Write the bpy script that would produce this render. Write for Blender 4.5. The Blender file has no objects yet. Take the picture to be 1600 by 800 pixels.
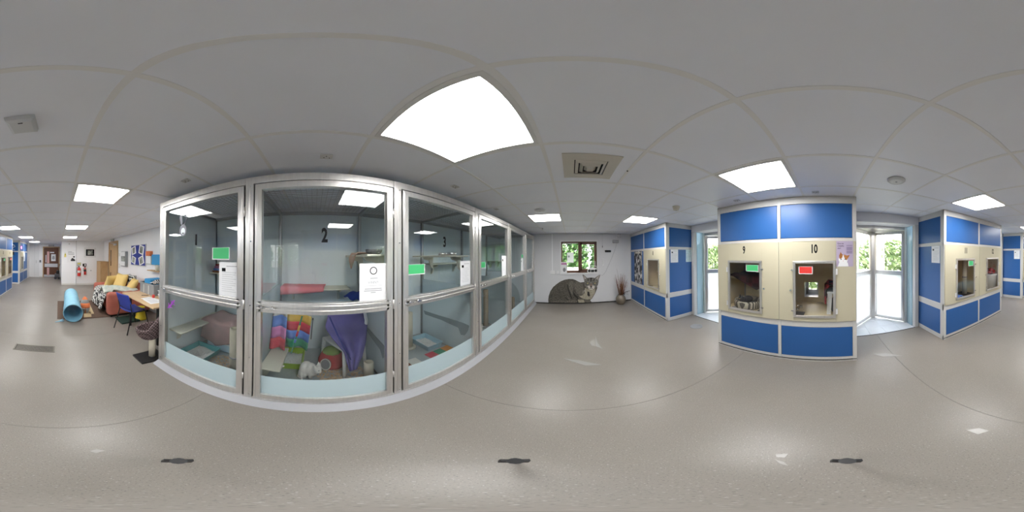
import bpy, bmesh, math, random
from mathutils import Vector, Matrix
random.seed(7)
C = bpy.context.scene.collection
S = bpy.context.scene

# ---------------------------------------------------------------- camera, sky, sun, exposure
CAM_H, CEIL = 1.5, 2.233
YAW, PITCH, ROLL = math.radians(20.627), math.radians(.461), math.radians(.382)
cd = bpy.data.cameras.new('panorama_camera'); cam = bpy.data.objects.new('panorama_camera', cd); C.objects.link(cam)
cd.type = 'PANO'
try: cd.cycles.panorama_type = 'EQUIRECTANGULAR'
except Exception: cd.panorama_type = 'EQUIRECTANGULAR'
cd.clip_start = .01; cd.clip_end = 200
# camera frame: x right, y forward, z up  ->  room frame
CR = Matrix.Rotation(YAW, 3, 'Z') @ Matrix.Rotation(PITCH, 3, 'X') @ Matrix.Rotation(ROLL, 3, 'Y')
cam.matrix_world = Matrix.Translation((0, 0, CAM_H)) @ (CR @ Matrix.Rotation(math.radians(90), 3, 'X')).to_4x4()
S.camera = cam

w = bpy.data.worlds.new('sky'); S.world = w; w.use_nodes = True
nt = w.node_tree; bg = nt.nodes['Background']
sky = nt.nodes.new('ShaderNodeTexSky'); sky.sky_type = 'NISHITA'; sky.sun_disc = False
sky.sun_elevation = math.radians(48); sky.sun_rotation = math.radians(70); sky.air_density = 1; sky.dust_density = 4; sky.ozone_density = 1
mixw = nt.nodes.new('ShaderNodeMix'); mixw.data_type = 'RGBA'; mixw.inputs[0].default_value = .75
mixw.inputs[7].default_value = (.93, .96, 1.0, 1)
scl = nt.nodes.new('ShaderNodeVectorMath'); scl.operation = 'SCALE'; scl.inputs[3].default_value = .28
nt.links.new(sky.outputs[0], scl.inputs[0]); nt.links.new(scl.outputs[0], mixw.inputs[6])
nt.links.new(mixw.outputs[2], bg.inputs[0]); bg.inputs[1].default_value = 5.0

sd = bpy.data.lights.new('sun', 'SUN'); sd.energy = 5.0; sd.angle = math.radians(3); sd.color = (1, .96, .88)
sun = bpy.data.objects.new('sun', sd); C.objects.link(sun)
sun.rotation_euler = Vector((.40, .50, -.77)).to_track_quat('-Z', 'Y').to_euler(); sun.location = (-8, -8, 12)

S.view_settings.view_transform = 'Standard'; S.view_settings.look = 'None'
S.view_settings.gamma = 1; S.view_settings.use_curve_mapping = False; S.view_settings.exposure = 0.22
PANEL = 25.0            # radiance of the ceiling light diffusers
cy = S.cycles
cy.max_bounces = 10; cy.diffuse_bounces = 5; cy.glossy_bounces = 4; cy.transparent_max_bounces = 24; cy.transmission_bounces = 8
cy.caustics_reflective = False; cy.caustics_refractive = False; cy.sample_clamp_indirect = 8
cy.use_denoising = True

# ---------------------------------------------------------------- helpers
def PX(u, v, x=None, y=None, z=None):
    """point of the room seen at photograph position (u, v) on the plane x=, y= or z="""
    a = (u-800)*math.pi/800; e = (400-v)*math.pi/800
    d = CR @ Vector((math.sin(a)*math.cos(e), math.cos(a)*math.cos(e), math.sin(e)))
    if x is not None: k = x/d.x
    elif y is not None: k = y/d.y
    else: k = (z-CAM_H)/d.z
    return Vector((d.x*k, d.y*k, CAM_H+d.z*k))

LOC = {}
class MB:
    def __init__(s): s.v = []; s.f = []; s.s = []
    def add(s, vs, fs, smooth=False):
        o = len(s.v); s.v += [tuple(p) for p in vs]
        for f in fs: s.f.append([i+o for i in f]); s.s.append(smooth)
        return s
    def box(s, x0, x1, y0, y1, z0, z1):
        if x0 > x1: x0, x1 = x1, x0
        if y0 > y1: y0, y1 = y1, y0
        if z0 > z1: z0, z1 = z1, z0
        return s.add([(x0,y0,z0),(x1,y0,z0),(x1,y1,z0),(x0,y1,z0),(x0,y0,z1),(x1,y0,z1),(x1,y1,z1),(x0,y1,z1)],
                     [(0,3,2,1),(4,5,6,7),(0,1,5,4),(1,2,6,5),(2,3,7,6),(3,0,4,7)])
    def bar(s, p0, p1, wdt, hgt, up=(0,0,1)):
        p0, p1 = Vector(p0), Vector(p1); d = (p1-p0).normalized(); up = Vector(up)
        if abs(d.dot(up)) > .99: up = Vector((1,0,0))
        sx = d.cross(up).normalized()*wdt/2; sz = sx.cross(d).normalized()*hgt/2
        vs = [p+a*sx+b*sz for p in (p0,p1) for a,b in ((-1,-1),(1,-1),(1,1),(-1,1))]
        return s.add(vs, [(0,1,2,3),(7,6,5,4),(0,4,5,1),(1,5,6,2),(2,6,7,3),(3,7,4,0)])
    def cyl(s, p0, p1, r0, r1=None, n=16, caps=True):
        r1 = r0 if r1 is None else r1
        p0, p1 = Vector(p0), Vector(p1); d = (p1-p0).normalized()
        a = d.orthogonal().normalized(); b = d.cross(a)
        vs = [p+(a*math.cos(t)+b*math.sin(t))*r for p,r in ((p0,r0),(p1,r1)) for t in [2*math.pi*i/n for i in range(n)]]
        s.add(vs, [(i,(i+1)%n,n+(i+1)%n,n+i) for i in range(n)], True)
        if caps:
            s.add(vs[:n], [tuple(range(n))[::-1]]); s.add(vs[n:], [tuple(range(n))])
        return s
    def tube(s, pts, r, n=8, taper=None):
        pts = [Vector(p) for p in pts]; m = len(pts); vs = []
        a = None
        for i, p in enumerate(pts):
            d = (pts[min(i+1,m-1)]-pts[max(i-1,0)]).normalized()
            if a is None: a = d.orthogonal().normalized()
            a = (a-d*a.dot(d)); a = a.normalized() if a.length > 1e-6 else d.orthogonal().normalized()
            b = d.cross(a); rr = r if taper is None else r+(taper-r)*i/(m-1)
            vs += [p+(a*math.cos(2*math.pi*k/n)+b*math.sin(2*math.pi*k/n))*rr for k in range(n)]
        fs = [(i*n+k, i*n+(k+1)%n, (i+1)*n+(k+1)%n, (i+1)*n+k) for i in range(m-1) for k in range(n)]
        s.add(vs, fs, True)
        s.add(vs[:n], [tuple(range(n))[::-1]]); s.add(vs[-n:], [tuple(range(n))])
        return s
    def lathe(s, prof, c, n=24, sx=1, sy=1):
        vs = [(c[0]+r*sx*math.cos(2*math.pi*k/n), c[1]+r*sy*math.sin(2*math.pi*k/n), c[2]+z) for r,z in prof for k in range(n)]
        m = len(prof)
        fs = [(i*n+k, i*n+(k+1)%n, (i+1)*n+(k+1)%n, (i+1)*n+k) for i in range(m-1) for k in range(n)]
        s.add(vs, fs, True)
        if prof[0][0] > 1e-4: s.add(vs[:n], [tuple(range(n))[::-1]])
        if prof[-1][0] > 1e-4: s.add(vs[-n:], [tuple(range(n))])
        return s
    def prism(s, poly, fn, d0, d1):
        n = len(poly)
        vs = [fn(a,b,d0) for a,b in poly]+[fn(a,b,d1) for a,b in poly]
        return s.add(vs, [tuple(range(n))[::-1], tuple(range(n,2*n))]+[(i,(i+1)%n,n+(i+1)%n,n+i) for i in range(n)])
    def ball(s, c, r, n=16, m=10, M=None):
        if not hasattr(r, '__len__'): r = (r,r,r)
        vs = []
        for j in range(m+1):
            t = math.pi*j/m
            for i in range(n):
                p = 2*math.pi*i/n
                q = Vector((r[0]*math.sin(t)*math.cos(p), r[1]*math.sin(t)*math.sin(p), r[2]*math.cos(t)))
                if M is not None: q = M @ q
                vs.append(Vector(c)+q)
        return s.add(vs, [(j*n+i, (j+1)*n+i, (j+1)*n+(i+1)%n, j*n+(i+1)%n) for j in range(m) for i in range(n)], True)
    def grid(s, fn, nu, nv, smooth=True):
        vs = [fn(i/nu, j/nv) for j in range(nv+1) for i in range(nu+1)]
        W = nu+1
        return s.add(vs, [(j*W+i, j*W+i+1, (j+1)*W+i+1, (j+1)*W+i) for j in range(nv) for i in range(nu)], smooth)
    def build(s, name, mat, parent=None, bevel=0, seg=2, solid=0, sub=0, remesh=0, kind=None, label=None, recalc=True, mesh=None):
        me = bpy.data.meshes.new(name)
        if parent is None:
            xs, ys, zs = zip(*s.v); o = Vector(((min(xs)+max(xs))/2, (min(ys)+max(ys))/2, min(zs)))
        else: o = Vector((0,0,0))
        me.from_pydata([Vector(p)-o for p in s.v], [], s.f)
        for p, sm in zip(me.polygons, s.s): p.use_smooth = sm
        if recalc:
            bm = bmesh.new(); bm.from_mesh(me); bmesh.ops.remove_doubles(bm, verts=bm.verts, dist=1e-6)
            bmesh.ops.recalc_face_normals(bm, faces=bm.faces); bm.to_mesh(me); bm.free()
        me.materials.append(mat)
        return link(name, me, o, parent, bevel, seg, solid, sub, remesh, kind, label)

def link(name, me, o=Vector((0,0,0)), parent=None, bevel=0, seg=2, solid=0, sub=0, remesh=0, kind=None, label=None):
    ob = bpy.data.objects.new(name, me); C.objects.link(ob); ob.location = o
    if parent is not None:
        ob.parent = parent; ob.matrix_parent_inverse = Matrix.Translation(-LOC[parent.name])
    LOC[ob.name] = Vector(o)
    if remesh:
        m = ob.modifiers.new('r', 'REMESH'); m.mode = 'VOXEL'; m.voxel_size = remesh; m.use_smooth_shade = True
        m = ob.modifiers.new('s', 'SMOOTH'); m.factor = .6; m.iterations = 5
    if solid: m = ob.modifiers.new('so', 'SOLIDIFY'); m.thickness = solid; m.offset = 0
    if bevel:
        m = ob.modifiers.new('b', 'BEVEL'); m.width = bevel; m.segments = seg; m.limit_method = 'ANGLE'; m.angle_limit = math.radians(40)
        if seg > 2:
            for p in me.polygons: p.use_smooth = True
    if sub: m = ob.modifiers.new('sd', 'SUBSURF'); m.levels = sub; m.render_levels = sub
    if kind: ob['kind'] = kind
    if label: ob['label'] = label
    return ob

def tag(o, label, cat, group=None):
    o['label'] = label; o['category'] = cat
    if group: o['group'] = group
    return o
def thing(name, label, cat, loc, group=None):
    o = bpy.data.objects.new(name, None); C.objects.link(o); o.empty_display_size = .05
    o.location = loc; LOC[o.name] = Vector(loc)
    return tag(o, label, cat, group)
def struct(name, loc=(0,0,0)):
    o = bpy.data.objects.new(name, None); C.objects.link(o); o.empty_display_size = .05
    o.location = loc; LOC[o.name] = Vector(loc); o['kind'] = 'structure'
    return o
# planes: a, b run along the surface, d stands out of it
def FE(x): return lambda a,b,d: (x+d, a, b)      # faces +X, a = y
def FW(x): return lambda a,b,d: (x-d, a, b)      # faces -X, a = y
def FS(y): return lambda a,b,d: (a, y-d, b)      # faces -Y, a = x
def FN(y): return lambda a,b,d: (a, y+d, b)      # faces +Y, a = x
def FU(z): return lambda a,b,d: (a, b, z+d)
BASIS = {'E': ((0,1,0),(0,0,1),(1,0,0)), 'W': ((0,-1,0),(0,0,1),(-1,0,0)), 'S': ((1,0,0),(0,0,1),(0,-1,0)), 'N': ((-1,0,0),(0,0,1),(0,1,0))}
def rect(a0, a1, b0, b1): return [(a0,b0),(a1,b0),(a1,b1),(a0,b1)]
def disc(a, b, ra, rb=None, n=20):
    rb = ra if rb is None else rb
    return [(a+ra*math.cos(2*math.pi*i/n), b+rb*math.sin(2*math.pi*i/n)) for i in range(n)]
def text(body, parent, mat, pos, face, h, wscale=1.0, bold=0.0, name='lettering', align='CENTER'):
    cu = bpy.data.curves.new(name, 'FONT'); cu.body = body; cu.size = h/.72; cu.extrude = .0006; cu.offset = bold*h
    cu.align_x = align; cu.resolution_u = 3; cu.materials.append(mat)
    tmp = bpy.data.objects.new(name, cu); C.objects.link(tmp)
    dg = bpy.context.evaluated_depsgraph_get(); dg.update()
    me = bpy.data.meshes.new_from_object(tmp.evaluated_get(dg)); bpy.data.objects.remove(tmp); bpy.data.curves.remove(cu)
    ex, ey, ez = [Vector(q) for q in BASIS[face]]
    M = Matrix((ex, ey, ez)).transposed().to_4x4(); M.translation = Vector(pos)
    me.transform(M @ Matrix.Diagonal((wscale,1,1,1)))
    if not me.materials: me.materials.append(mat)
    return link(name, me, parent=parent)

# ---------------------------------------------------------------- materials
MT = {}
def mat(name, col, rough=.5, metal=0.0, col2=None, ns=12, nd=3, bump=0.0, bs=60, spec=.5, emit=0, coat=0, trans=0, tex='noise', lo=.35, hi=.65, coords='Object', sc=(1,1,1), alpha=None):
    m = bpy.data.materials.new(name); m.use_nodes = True; MT[name] = m
    n = m.node_tree; b = n.nodes['Principled BSDF']
    b.inputs['Base Color'].default_value = (*col, 1); b.inputs['Roughness'].default_value = rough; b.inputs['Metallic'].default_value = metal
    b.inputs['Specular IOR Level'].default_value = spec; b.inputs['Coat Weight'].default_value = coat
    if emit: b.inputs['Emission Color'].default_value = (*col,1); b.inputs['Emission Strength'].default_value = emit
    if col2 is not None or bump:
        tc = n.nodes.new('ShaderNodeTexCoord'); mp = n.nodes.new('ShaderNodeMapping'); mp.inputs['Scale'].default_value = sc
        n.links.new(tc.outputs[coords], mp.inputs['Vector'])
    if col2 is not None:
        if tex == 'noise':
            t = n.nodes.new('ShaderNodeTexNoise'); t.inputs['Scale'].default_value = ns; t.inputs['Detail'].default_value = nd; out = t.outputs['Fac']
        elif tex == 'voronoi':
            t = n.nodes.new('ShaderNodeTexVoronoi'); t.inputs['Scale'].default_value = ns; out = t.outputs['Distance']
        elif tex == 'cells':
            t = n.nodes.new('ShaderNodeTexVoronoi'); t.inputs['Scale'].default_value = ns; out = t.outputs['Color']
        elif tex == 'wave':
            t = n.nodes.new('ShaderNodeTexWave'); t.inputs['Scale'].default_value = ns; t.inputs['Distortion'].default_value = nd; t.inputs['Detail'].default_value = 2; out = t.outputs['Fac']
        elif tex == 'checker':
            t = n.nodes.new('ShaderNodeTexChecker'); t.inputs['Scale'].default_value = ns; out = t.outputs['Fac']
        n.links.new(mp.outputs[0], t.inputs['Vector'])
        r = n.nodes.new('ShaderNodeValToRGB'); r.color_ramp.elements[0].position = lo; r.color_ramp.elements[1].position = hi
        r.color_ramp.elements[0].color = (*col,1); r.color_ramp.elements[1].color = (*col2,1)
        n.links.new(out, r.inputs[0]); n.links.new(r.outputs[0], b.inputs['Base Color'])
    if bump:
        t2 = n.nodes.new('ShaderNodeTexNoise'); t2.inputs['Scale'].default_value = bs; t2.inputs['Detail'].default_value = 3
        n.links.new(mp.outputs[0], t2.inputs['Vector'])
        bp = n.nodes.new('ShaderNodeBump'); bp.inputs['Strength'].default_value = bump; bp.inputs['Distance'].default_value = .01
        n.links.new(t2.outputs['Fac'], bp.inputs['Height']); n.links.new(bp.outputs[0], b.inputs['Normal'])
    return m
def glass(name, tint=(1,1,1), ior=1.5, haze=0, hazecol=(.8,.85,.88), rough=0.0):
    m = bpy.data.materials.new(name); m.use_nodes = True; MT[name] = m; n = m.node_tree
    for q in list(n.nodes):
        if q.type != 'OUTPUT_MATERIAL': n.nodes.remove(q)
    out = n.nodes['Material Output']
    tr = n.nodes.new('ShaderNodeBsdfTransparent'); tr.inputs[0].default_value = (*tint,1)
    gl = n.nodes.new('ShaderNodeBsdfGlossy'); gl.inputs['Roughness'].default_value = rough
    fr = n.nodes.new('ShaderNodeFresnel')
    ge = n.nodes.new('ShaderNodeNewGeometry'); im = n.nodes.new('ShaderNodeMapRange')      # same reflectance on the way in and out
    im.inputs[3].default_value = ior; im.inputs[4].default_value = 1/ior
    n.links.new(ge.outputs['Backfacing'], im.inputs[0]); n.links.new(im.outputs[0], fr.inputs[0])
    base = tr.outputs[0]
    if haze:
        df = n.nodes.new('ShaderNodeBsdfDiffuse'); df.inputs[0].default_value = (*hazecol,1)
        tl = n.nodes.new('ShaderNodeBsdfTranslucent'); tl.inputs[0].default_value = (*hazecol,1)
        h = n.nodes.new('ShaderNodeMixShader'); h.inputs[0].default_value = .5
        n.links.new(df.outputs[0], h.inputs[1]); n.links.new(tl.outputs[0], h.inputs[2])
        k = n.nodes.new('ShaderNodeMixShader'); k.inputs[0].default_value = haze
        n.links.new(tr.outputs[0], k.inputs[1]); n.links.new(h.outputs[0], k.inputs[2]); base = k.outputs[0]
    mx = n.nodes.new('ShaderNodeMixShader')
    n.links.new(fr.outputs[0], mx.inputs[0]); n.links.new(base, mx.inputs[1]); n.links.new(gl.outputs[0], mx.inputs[2])
    n.links.new(mx.outputs[0], out.inputs[0])
    return m
def emis(name, col, k):
    m = bpy.data.materials.new(name); m.use_nodes = True; MT[name] = m; n = m.node_tree
    for q in list(n.nodes):
        if q.type != 'OUTPUT_MATERIAL': n.nodes.remove(q)
    e = n.nodes.new('ShaderNodeEmission'); e.inputs[0].default_value = (*col,1); e.inputs[1].default_value = k
    n.links.new(e.outputs[0], n.nodes['Material Output'].inputs[0]); return m

# room
mat('tile', (.885,.90,.945), .42, col2=(.87,.885,.93), ns=3, spec=.35)
mat('tbar', (.84,.83,.81), .45)
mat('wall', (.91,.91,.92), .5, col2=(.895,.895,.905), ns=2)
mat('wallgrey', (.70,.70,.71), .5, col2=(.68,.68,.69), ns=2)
mat('white', (.80,.80,.80), .4)
mat('offwhite', (.74,.73,.70), .45)
mat('frame', (.60,.59,.57), .42)
mat('blue', (.021,.105,.315), .36, col2=(.024,.11,.33), ns=2, spec=.45)
mat('cream', (.545,.50,.365), .38, spec=.4)
mat('creamin', (.80,.68,.45), .5, col2=(.77,.65,.42), ns=4)
mat('palewall', (.78,.85,.87), .35, col2=(.76,.83,.855), ns=1.5)
mat('steel', (.80,.775,.74), .3, metal=.85, col2=(.74,.72,.69), ns=9, nd=2, sc=(6,6,.6))
mat('steeldark', (.42,.42,.42), .4, metal=1)
mat('chrome', (.85,.85,.85), .12, metal=1)
mat('black', (.012,.012,.013), .45)
mat('gap', (.02,.018,.016), .8)
mat('ink', (.006,.006,.007), .7, spec=.15)
mat('printgrey', (.55,.55,.57), .7)
mat('inkgrey', (.42,.42,.44), .7)
mat('paper', (.86,.86,.87), .6)
mat('papershade', (.70,.70,.72), .7)
mat('green', (.06,.48,.17), .5); mat('red', (.72,.045,.035), .45)
mat('penfloor', (.36,.40,.41), .5, col2=(.40,.43,.43), ns=30)
mat('film', (.50,.62,.65), .45)
glass('glass', (.975,.99,.99), 1.5)
glass('clearglass', (.985,.99,.99), 1.45)
glass('frost', (.9,.95,1), 1.4, haze=.62, hazecol=(.95,.97,1))
glass('divider', (.96,.985,.985), 1.45)
glass('frostblue', (.7,.8,.85), 1.4, haze=.86, hazecol=(.78,.86,.885))
glass('bluereveal', (.7,.85,.95), 1.4, haze=.8, hazecol=(.34,.45,.53))
glass('thinpaper', (1,1,1), 1.2, haze=1, hazecol=(.9,.9,.9))
emis('panel', (1.0,.995,.985), PANEL)
mat('vinyl', (.228,.204,.178), .3, col2=(.247,.222,.195), ns=1.2, spec=.42)
def floor_speckle(m):
    n = m.node_tree; b = n.nodes['Principled BSDF']; base = b.inputs['Base Color'].links[0].from_socket
    tc = n.nodes.new('ShaderNodeTexCoord')
    src = base
    for scale, lo, hi, colr in ((170, .60, .68, (.12,.11,.095)), (120, .64, .70, (.40,.375,.34)), (3.2, .66, .82, (.225,.205,.18))):
        t = n.nodes.new('ShaderNodeTexNoise'); t.inputs['Scale'].default_value = scale; t.inputs['Detail'].default_value = 2
        n.links.new(tc.outputs['Object'], t.inputs['Vector'])
        mr = n.nodes.new('ShaderNodeMapRange'); mr.inputs[1].default_value = lo; mr.inputs[2].default_value = hi; mr.inputs[4].default_value = .75
        n.links.new(t.outputs['Fac'], mr.inputs[0])
        mx = n.nodes.new('ShaderNodeMix'); mx.data_type = 'RGBA'; mx.inputs[7].default_value = (*colr,1)
        n.links.new(mr.outputs[0], mx.inputs[0]); n.links.new(src, mx.inputs[6]); src = mx.outputs[2]
    n.links.new(src, b.inputs['Base Color'])
    t = n.nodes.new('ShaderNodeTexNoise'); t.inputs['Scale'].default_value = 4; n.links.new(tc.outputs['Object'], t.inputs['Vector'])
    mr = n.nodes.new('ShaderNodeMapRange'); mr.inputs[3].default_value = .30; mr.inputs[4].default_value = .40
    n.links.new(t.outputs['Fac'], mr.inputs[0]); n.links.new(mr.outputs[0], b.inputs['Roughness'])
floor_speckle(MT['vinyl'])
mat('cove', (.34,.34,.355), .45)
mat('seam', (.30,.29,.27), .7)
mat('tape', (.34,.32,.29), .25)
mat('pavetile', (.74,.77,.80), .15, col2=(.68,.71,.75), ns=3)
mat('paving', (.62,.60,.56), .8, col2=(.50,.48,.45), ns=3)
mat('leaf', (.05,.17,.035), .6, col2=(.24,.38,.13), ns=5); mat('leafpale', (.22,.34,.13), .6, col2=(.48,.58,.30), ns=4)
mat('bark', (.13,.09,.06), .9)
mat('brownframe', (.10,.042,.022), .45, col2=(.14,.06,.03), ns=8, sc=(1,1,8))
mat('oak', (.56,.37,.19), .5, col2=(.49,.31,.15), ns=6, sc=(6,6,.8))
mat('brownwood', (.11,.038,.016), .45, col2=(.15,.055,.024), ns=5, sc=(6,6,.8))
mat('beech', (.66,.47,.27), .45, col2=(.61,.42,.235), ns=5, sc=(8,1,1))
mat('darkglass', (.05,.015,.02), .15); mat('pinkglass', (.75,.45,.42), .15)
mat('silver', (.62,.62,.64), .35, metal=.6)

# ================================================================ THE SETTING
XL, YW, YB, YF, XR = -2.33, 5.07, -8.15, -10.9, 2.76
# floor: sheet vinyl laid in strips, tiled thresholds in the recesses
floor = MB().box(XL-.1, XR, YF-.1, YW+.1, -.12, -.012).build('floor', MT['seam'], kind='structure')
ys = [YF-.05, -10.49, -8.56, -6.63, -4.70, -2.77, -.84, 1.09, 3.02, YW+.02]
for y0, y1 in zip(ys[:-1], ys[1:]):
    MB().box(XL, 2.67, y0+.0015, y1-.0015, -.012, 0).build('vinyl_sheet', MT['vinyl'], floor)
# torn and taped spots in the vinyl
def patch(pts, name='tape_patch', m='tape'):
    q = [PX(u, v, z=0) for u, v in pts]
    MB().prism([(p.x, p.y) for p in q], FU(0), .0002, .0022).build(name, MT[m], floor)
patch([(921,535),(929,529),(930,541),(924,540)]); patch([(930,524),(934,536),(941,545),(931,541)], 'torn_patch', 'seam')
patch([(1212,710),(1232,709),(1226,715),(1213,714)]); patch([(1211,718),(1225,722),(1232,728),(1218,724)])
patch([(1510,672),(1530,669),(1545,673),(1528,679)]); patch([(880,560),(905,563),(940,570),(915,571)], 'torn_patch', 'seam')
patch([(140,705),(150,702),(165,704),(150,708)]); patch([(1360,553),(1385,552),(1410,556),(1380,557)], 'torn_patch', 'tape')

# ceiling: 600 mm tiles in a T-bar grid
GX, GY = -.153, -.3276
LIGHTS = {(-1,1):'facing the pen with the white cat', (2,1):'beside the lilac cat poster cabinet', (-1,5):'alongside the pens by the window wall', (2,5):'by the vase of twigs',
          (-1,-3):'alongside pen 1 and the woven cat bed', (2,-3):'in front of the cabinet with the tall post inside', (2,-7):'above the floor outside the third recess', (-1,-7):'over the light blue play tunnel',
          (2,-11):'by the cabinet with the pink neon sign', (-1,-11):'before the wall with the fire extinguishers', (2,-15):'in the corridor before the brown door'}
ceiling = MB().box(XL-.1, XR, YF-.1, YW+.1, CEIL+.05, CEIL+.15).build('ceiling', MT['gap'], kind='structure')
tile_cache = {}
for i in range(-4, 5):
    for j in range(-18, 9):
        x0, x1 = max(GX+.6*i, XL), min(GX+.6*i+.6, XR-.02); y0, y1 = max(GY+.6*j, YF), min(GY+.6*j+.6, YW)
        if x1-x0 < .03 or y1-y0 < .03 or (i,j) in LIGHTS: continue
        if y1 < YB-.01 and x1 < -.14: continue
        wx, wy = round(x1-x0,3), round(y1-y0,3)
        key = (wx, wy)
        if key not in tile_cache:
            b = MB().box(-wx/2+.006, wx/2-.006, -wy/2+.006, wy/2-.006, 0, .03)
            o = b.build('ceiling_tile', MT['tile'], ceiling); tile_cache[key] = o.data
        else: o = link('ceiling_tile', tile_cache[key], parent=ceiling)
        o.location = ((x0+x1)/2, (y0+y1)/2, CEIL+.003)
for i in range(-3, 5):
    x = GX+.6*i
    MB().box(x-.012, x+.012, YF if x > -.2 else YB, YW, CEIL, CEIL+.05).build('grid_bar', MT['tbar'], ceiling)
for j in range(-17, 9):
    y = GY+.6*j
    MB().box(XL if y > YB else -.15, XR-.02, y-.012, y+.012, CEIL+.0005, CEIL+.05).build('grid_bar', MT['tbar'], ceiling)

# walls
MB().box(XL-.12, XL, YB-.12, YW+.12, 0, CEIL+.06).build('wall_left', MT['wall'], kind='structure')
WX0, WX1, WZ0, WZ1 = -.31, .835, .985, 1.99
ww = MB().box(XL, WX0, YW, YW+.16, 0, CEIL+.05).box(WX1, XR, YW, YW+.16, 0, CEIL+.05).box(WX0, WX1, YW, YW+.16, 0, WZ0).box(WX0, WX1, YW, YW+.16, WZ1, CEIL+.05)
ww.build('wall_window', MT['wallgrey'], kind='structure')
MB().box(XL, -.15, YB-.12, YB, 0, CEIL+.06).build('wall_back', MT['wall'], kind='structure')
MB().box(-.27, -.15, YF-.1, YB-.12, 0, CEIL+.06).build('wall_corridor', MT['wall'], kind='structure')
MB().box(-.15, XR+.1, YF-.12, YF, 0, CEIL+.06).build('wall_far', MT['wall'], kind='structure')
MB().box(1.98, XR+.1, YF, -10.02, 0, CEIL+.05).build('wall_stub', MT['wall'], kind='structure')
# skirtings
MB().prism([(-1.155,0),(-1.075,0),(-1.085,.006),(-1.155,.05)], lambda a,b,d: (a,d,b), -1.62, YW).build('baseboard_pens', MT['cove'], kind='structure')
MB().box(-1.15, 1.95, YW-.008, YW, 0, .035).build('baseboard_window', MT['gap'], kind='structure')
MB().box(XL, XL+.012, YB, -1.65, 0, .09).build('baseboard_left', MT['offwhite'], kind='structure')
MB().box(XL, -.15, YB, YB+.012, 0, .08).build('baseboard_back', MT['offwhite'], kind='structure')
MB().box(-.15, 1.98, YF, YF+.012, 0, .08).build('baseboard_far', MT['offwhite'], kind='structure')

# window in the end wall
win = struct('window_1', ((WX0+WX1)/2, YW, WZ0))
b = MB().box(WX0-.02, WX1+.02, YW-.02, YW+.1, WZ1-.012, WZ1+.025).box(WX0-.03, WX1+.03, YW-.05, YW+.1, WZ0-.03, WZ0+.012)
b.box(WX0-.02, WX0+.012, YW-.02, YW+.1, WZ0, WZ1).box(WX1-.012, WX1+.02, YW-.02, YW+.1, WZ0, WZ1)
b.build('window_sill', MT['white'], win)
f0, f1, yy = WX0+.012, WX1-.012, YW+.05
b = MB().box(f0, f1, yy, yy+.06, WZ1-.055, WZ1-.012).box(f0, f1, yy, yy+.06, WZ0+.012, WZ0+.08).box(f0, f0+.035, yy, yy+.06, WZ0+.012, WZ1-.012).box(f1-.035, f1, yy, yy+.06, WZ0+.012, WZ1-.012).box(.24, .30, yy, yy+.06, WZ0+.012, WZ1-.012)
b.build('window_frame', MT['brownframe'], win)
b = MB(); s0, s1, t0, t1 = .30, f1-.03, WZ0+.07, WZ1-.05
b.box(s0, s1, yy-.025, yy+.03, t1-.055, t1).box(s0, s1, yy-.025, yy+.03, t0, t0+.055).box(s0, s0+.05, yy-.025, yy+.03, t0, t1).box(s1-.05, s1, yy-.025, yy+.03, t0, t1)
sash = b.build('casement_sash', MT['brownframe'], win)
MB().box(s1-.035, s1-.02, yy-.045, yy-.025, 1.28, 1.30).box(s1-.035, s1-.02, yy-.06, yy-.045, 1.17, 1.36).build('window_handle', MT['silver'], sash)
MB().box(f0+.03, .245, yy+.02, yy+.026, WZ0+.07, WZ1-.05).build('pane', MT['clearglass'], win)
MB().box(s0+.045, s1-.045, yy, yy+.006, t0+.05, t1-.05).build('pane', MT['clearglass'], win)
MB().box(f0+.05, .22, yy+.012, yy+.02, WZ1-.075, WZ1-.05).build('trickle_vent', MT['white'], win)

# door in the lounge's side wall
def wood_door(n, fn, a0, a1, z1, leaf, framem, slots, extra):
    d = struct('door_%d' % n, fn((a0+a1)/2, 0, 0))
    b = MB().prism(rect(a0-.06,a0,0,z1+.06), fn, 0, .05).prism(rect(a1,a1+.06,0,z1+.06), fn, 0, .05).prism(rect(a0,a1,z1,z1+.06), fn, 0, .05)
    b.build('door_frame', framem, d)
    lf = MB().prism(rect(a0+.004,a1-.004,.006,z1-.004), fn, .002, .03).build('door_leaf', leaf, d)
    for (p,q,r,s_,m,nm) in slots: MB().prism(rect(p,q,r,s_), fn, .03, .036).build(nm, MT[m], lf)
    return d, lf
d1, lf = wood_door(1, FE(XL), -7.15, -6.15, 2.05, MT['oak'], MT['oak'], [(-6.98,-6.88,1.05,1.75,'darkglass','vision_panel'),(-6.98,-6.88,.25,.75,'darkglass','vision_panel')], None)
b = MB().prism(rect(-6.5,-6.2,1.93,1.99), FE(XL), .03, .075); b.bar((XL+.06,-6.35,2.0),(XL+.16,-6.62,2.04),.02,.012)
b.build('door_closer', MT['silver'], lf)
d2, lf = wood_door(2, FN(YF), .0, 1.0, 2.0, MT['brownwood'], MT['oak'],
   [(.62,.78,.95,1.74,'pinkglass','vision_panel'),(.62,.78,.14,.66,'pinkglass','vision_panel'),(.06,.94,.70,.93,'silver','push_plate'),(.02,.98,.03,.19,'silver','kick_plate'),(.20,.50,1.10,1.56,'paper','notice'),(.30,.58,1.64,1.71,'paper','notice'),(.82,.88,1.0,1.5,'silver','pull_handle')], None)
MB().prism(disc(.35,1.30,.10,.09), FN(YF), .036, .037).prism(rect(.28,.42,1.36,1.44), FN(YF), .036, .037).build('notice_print', MT['inkgrey'], d2)
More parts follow.
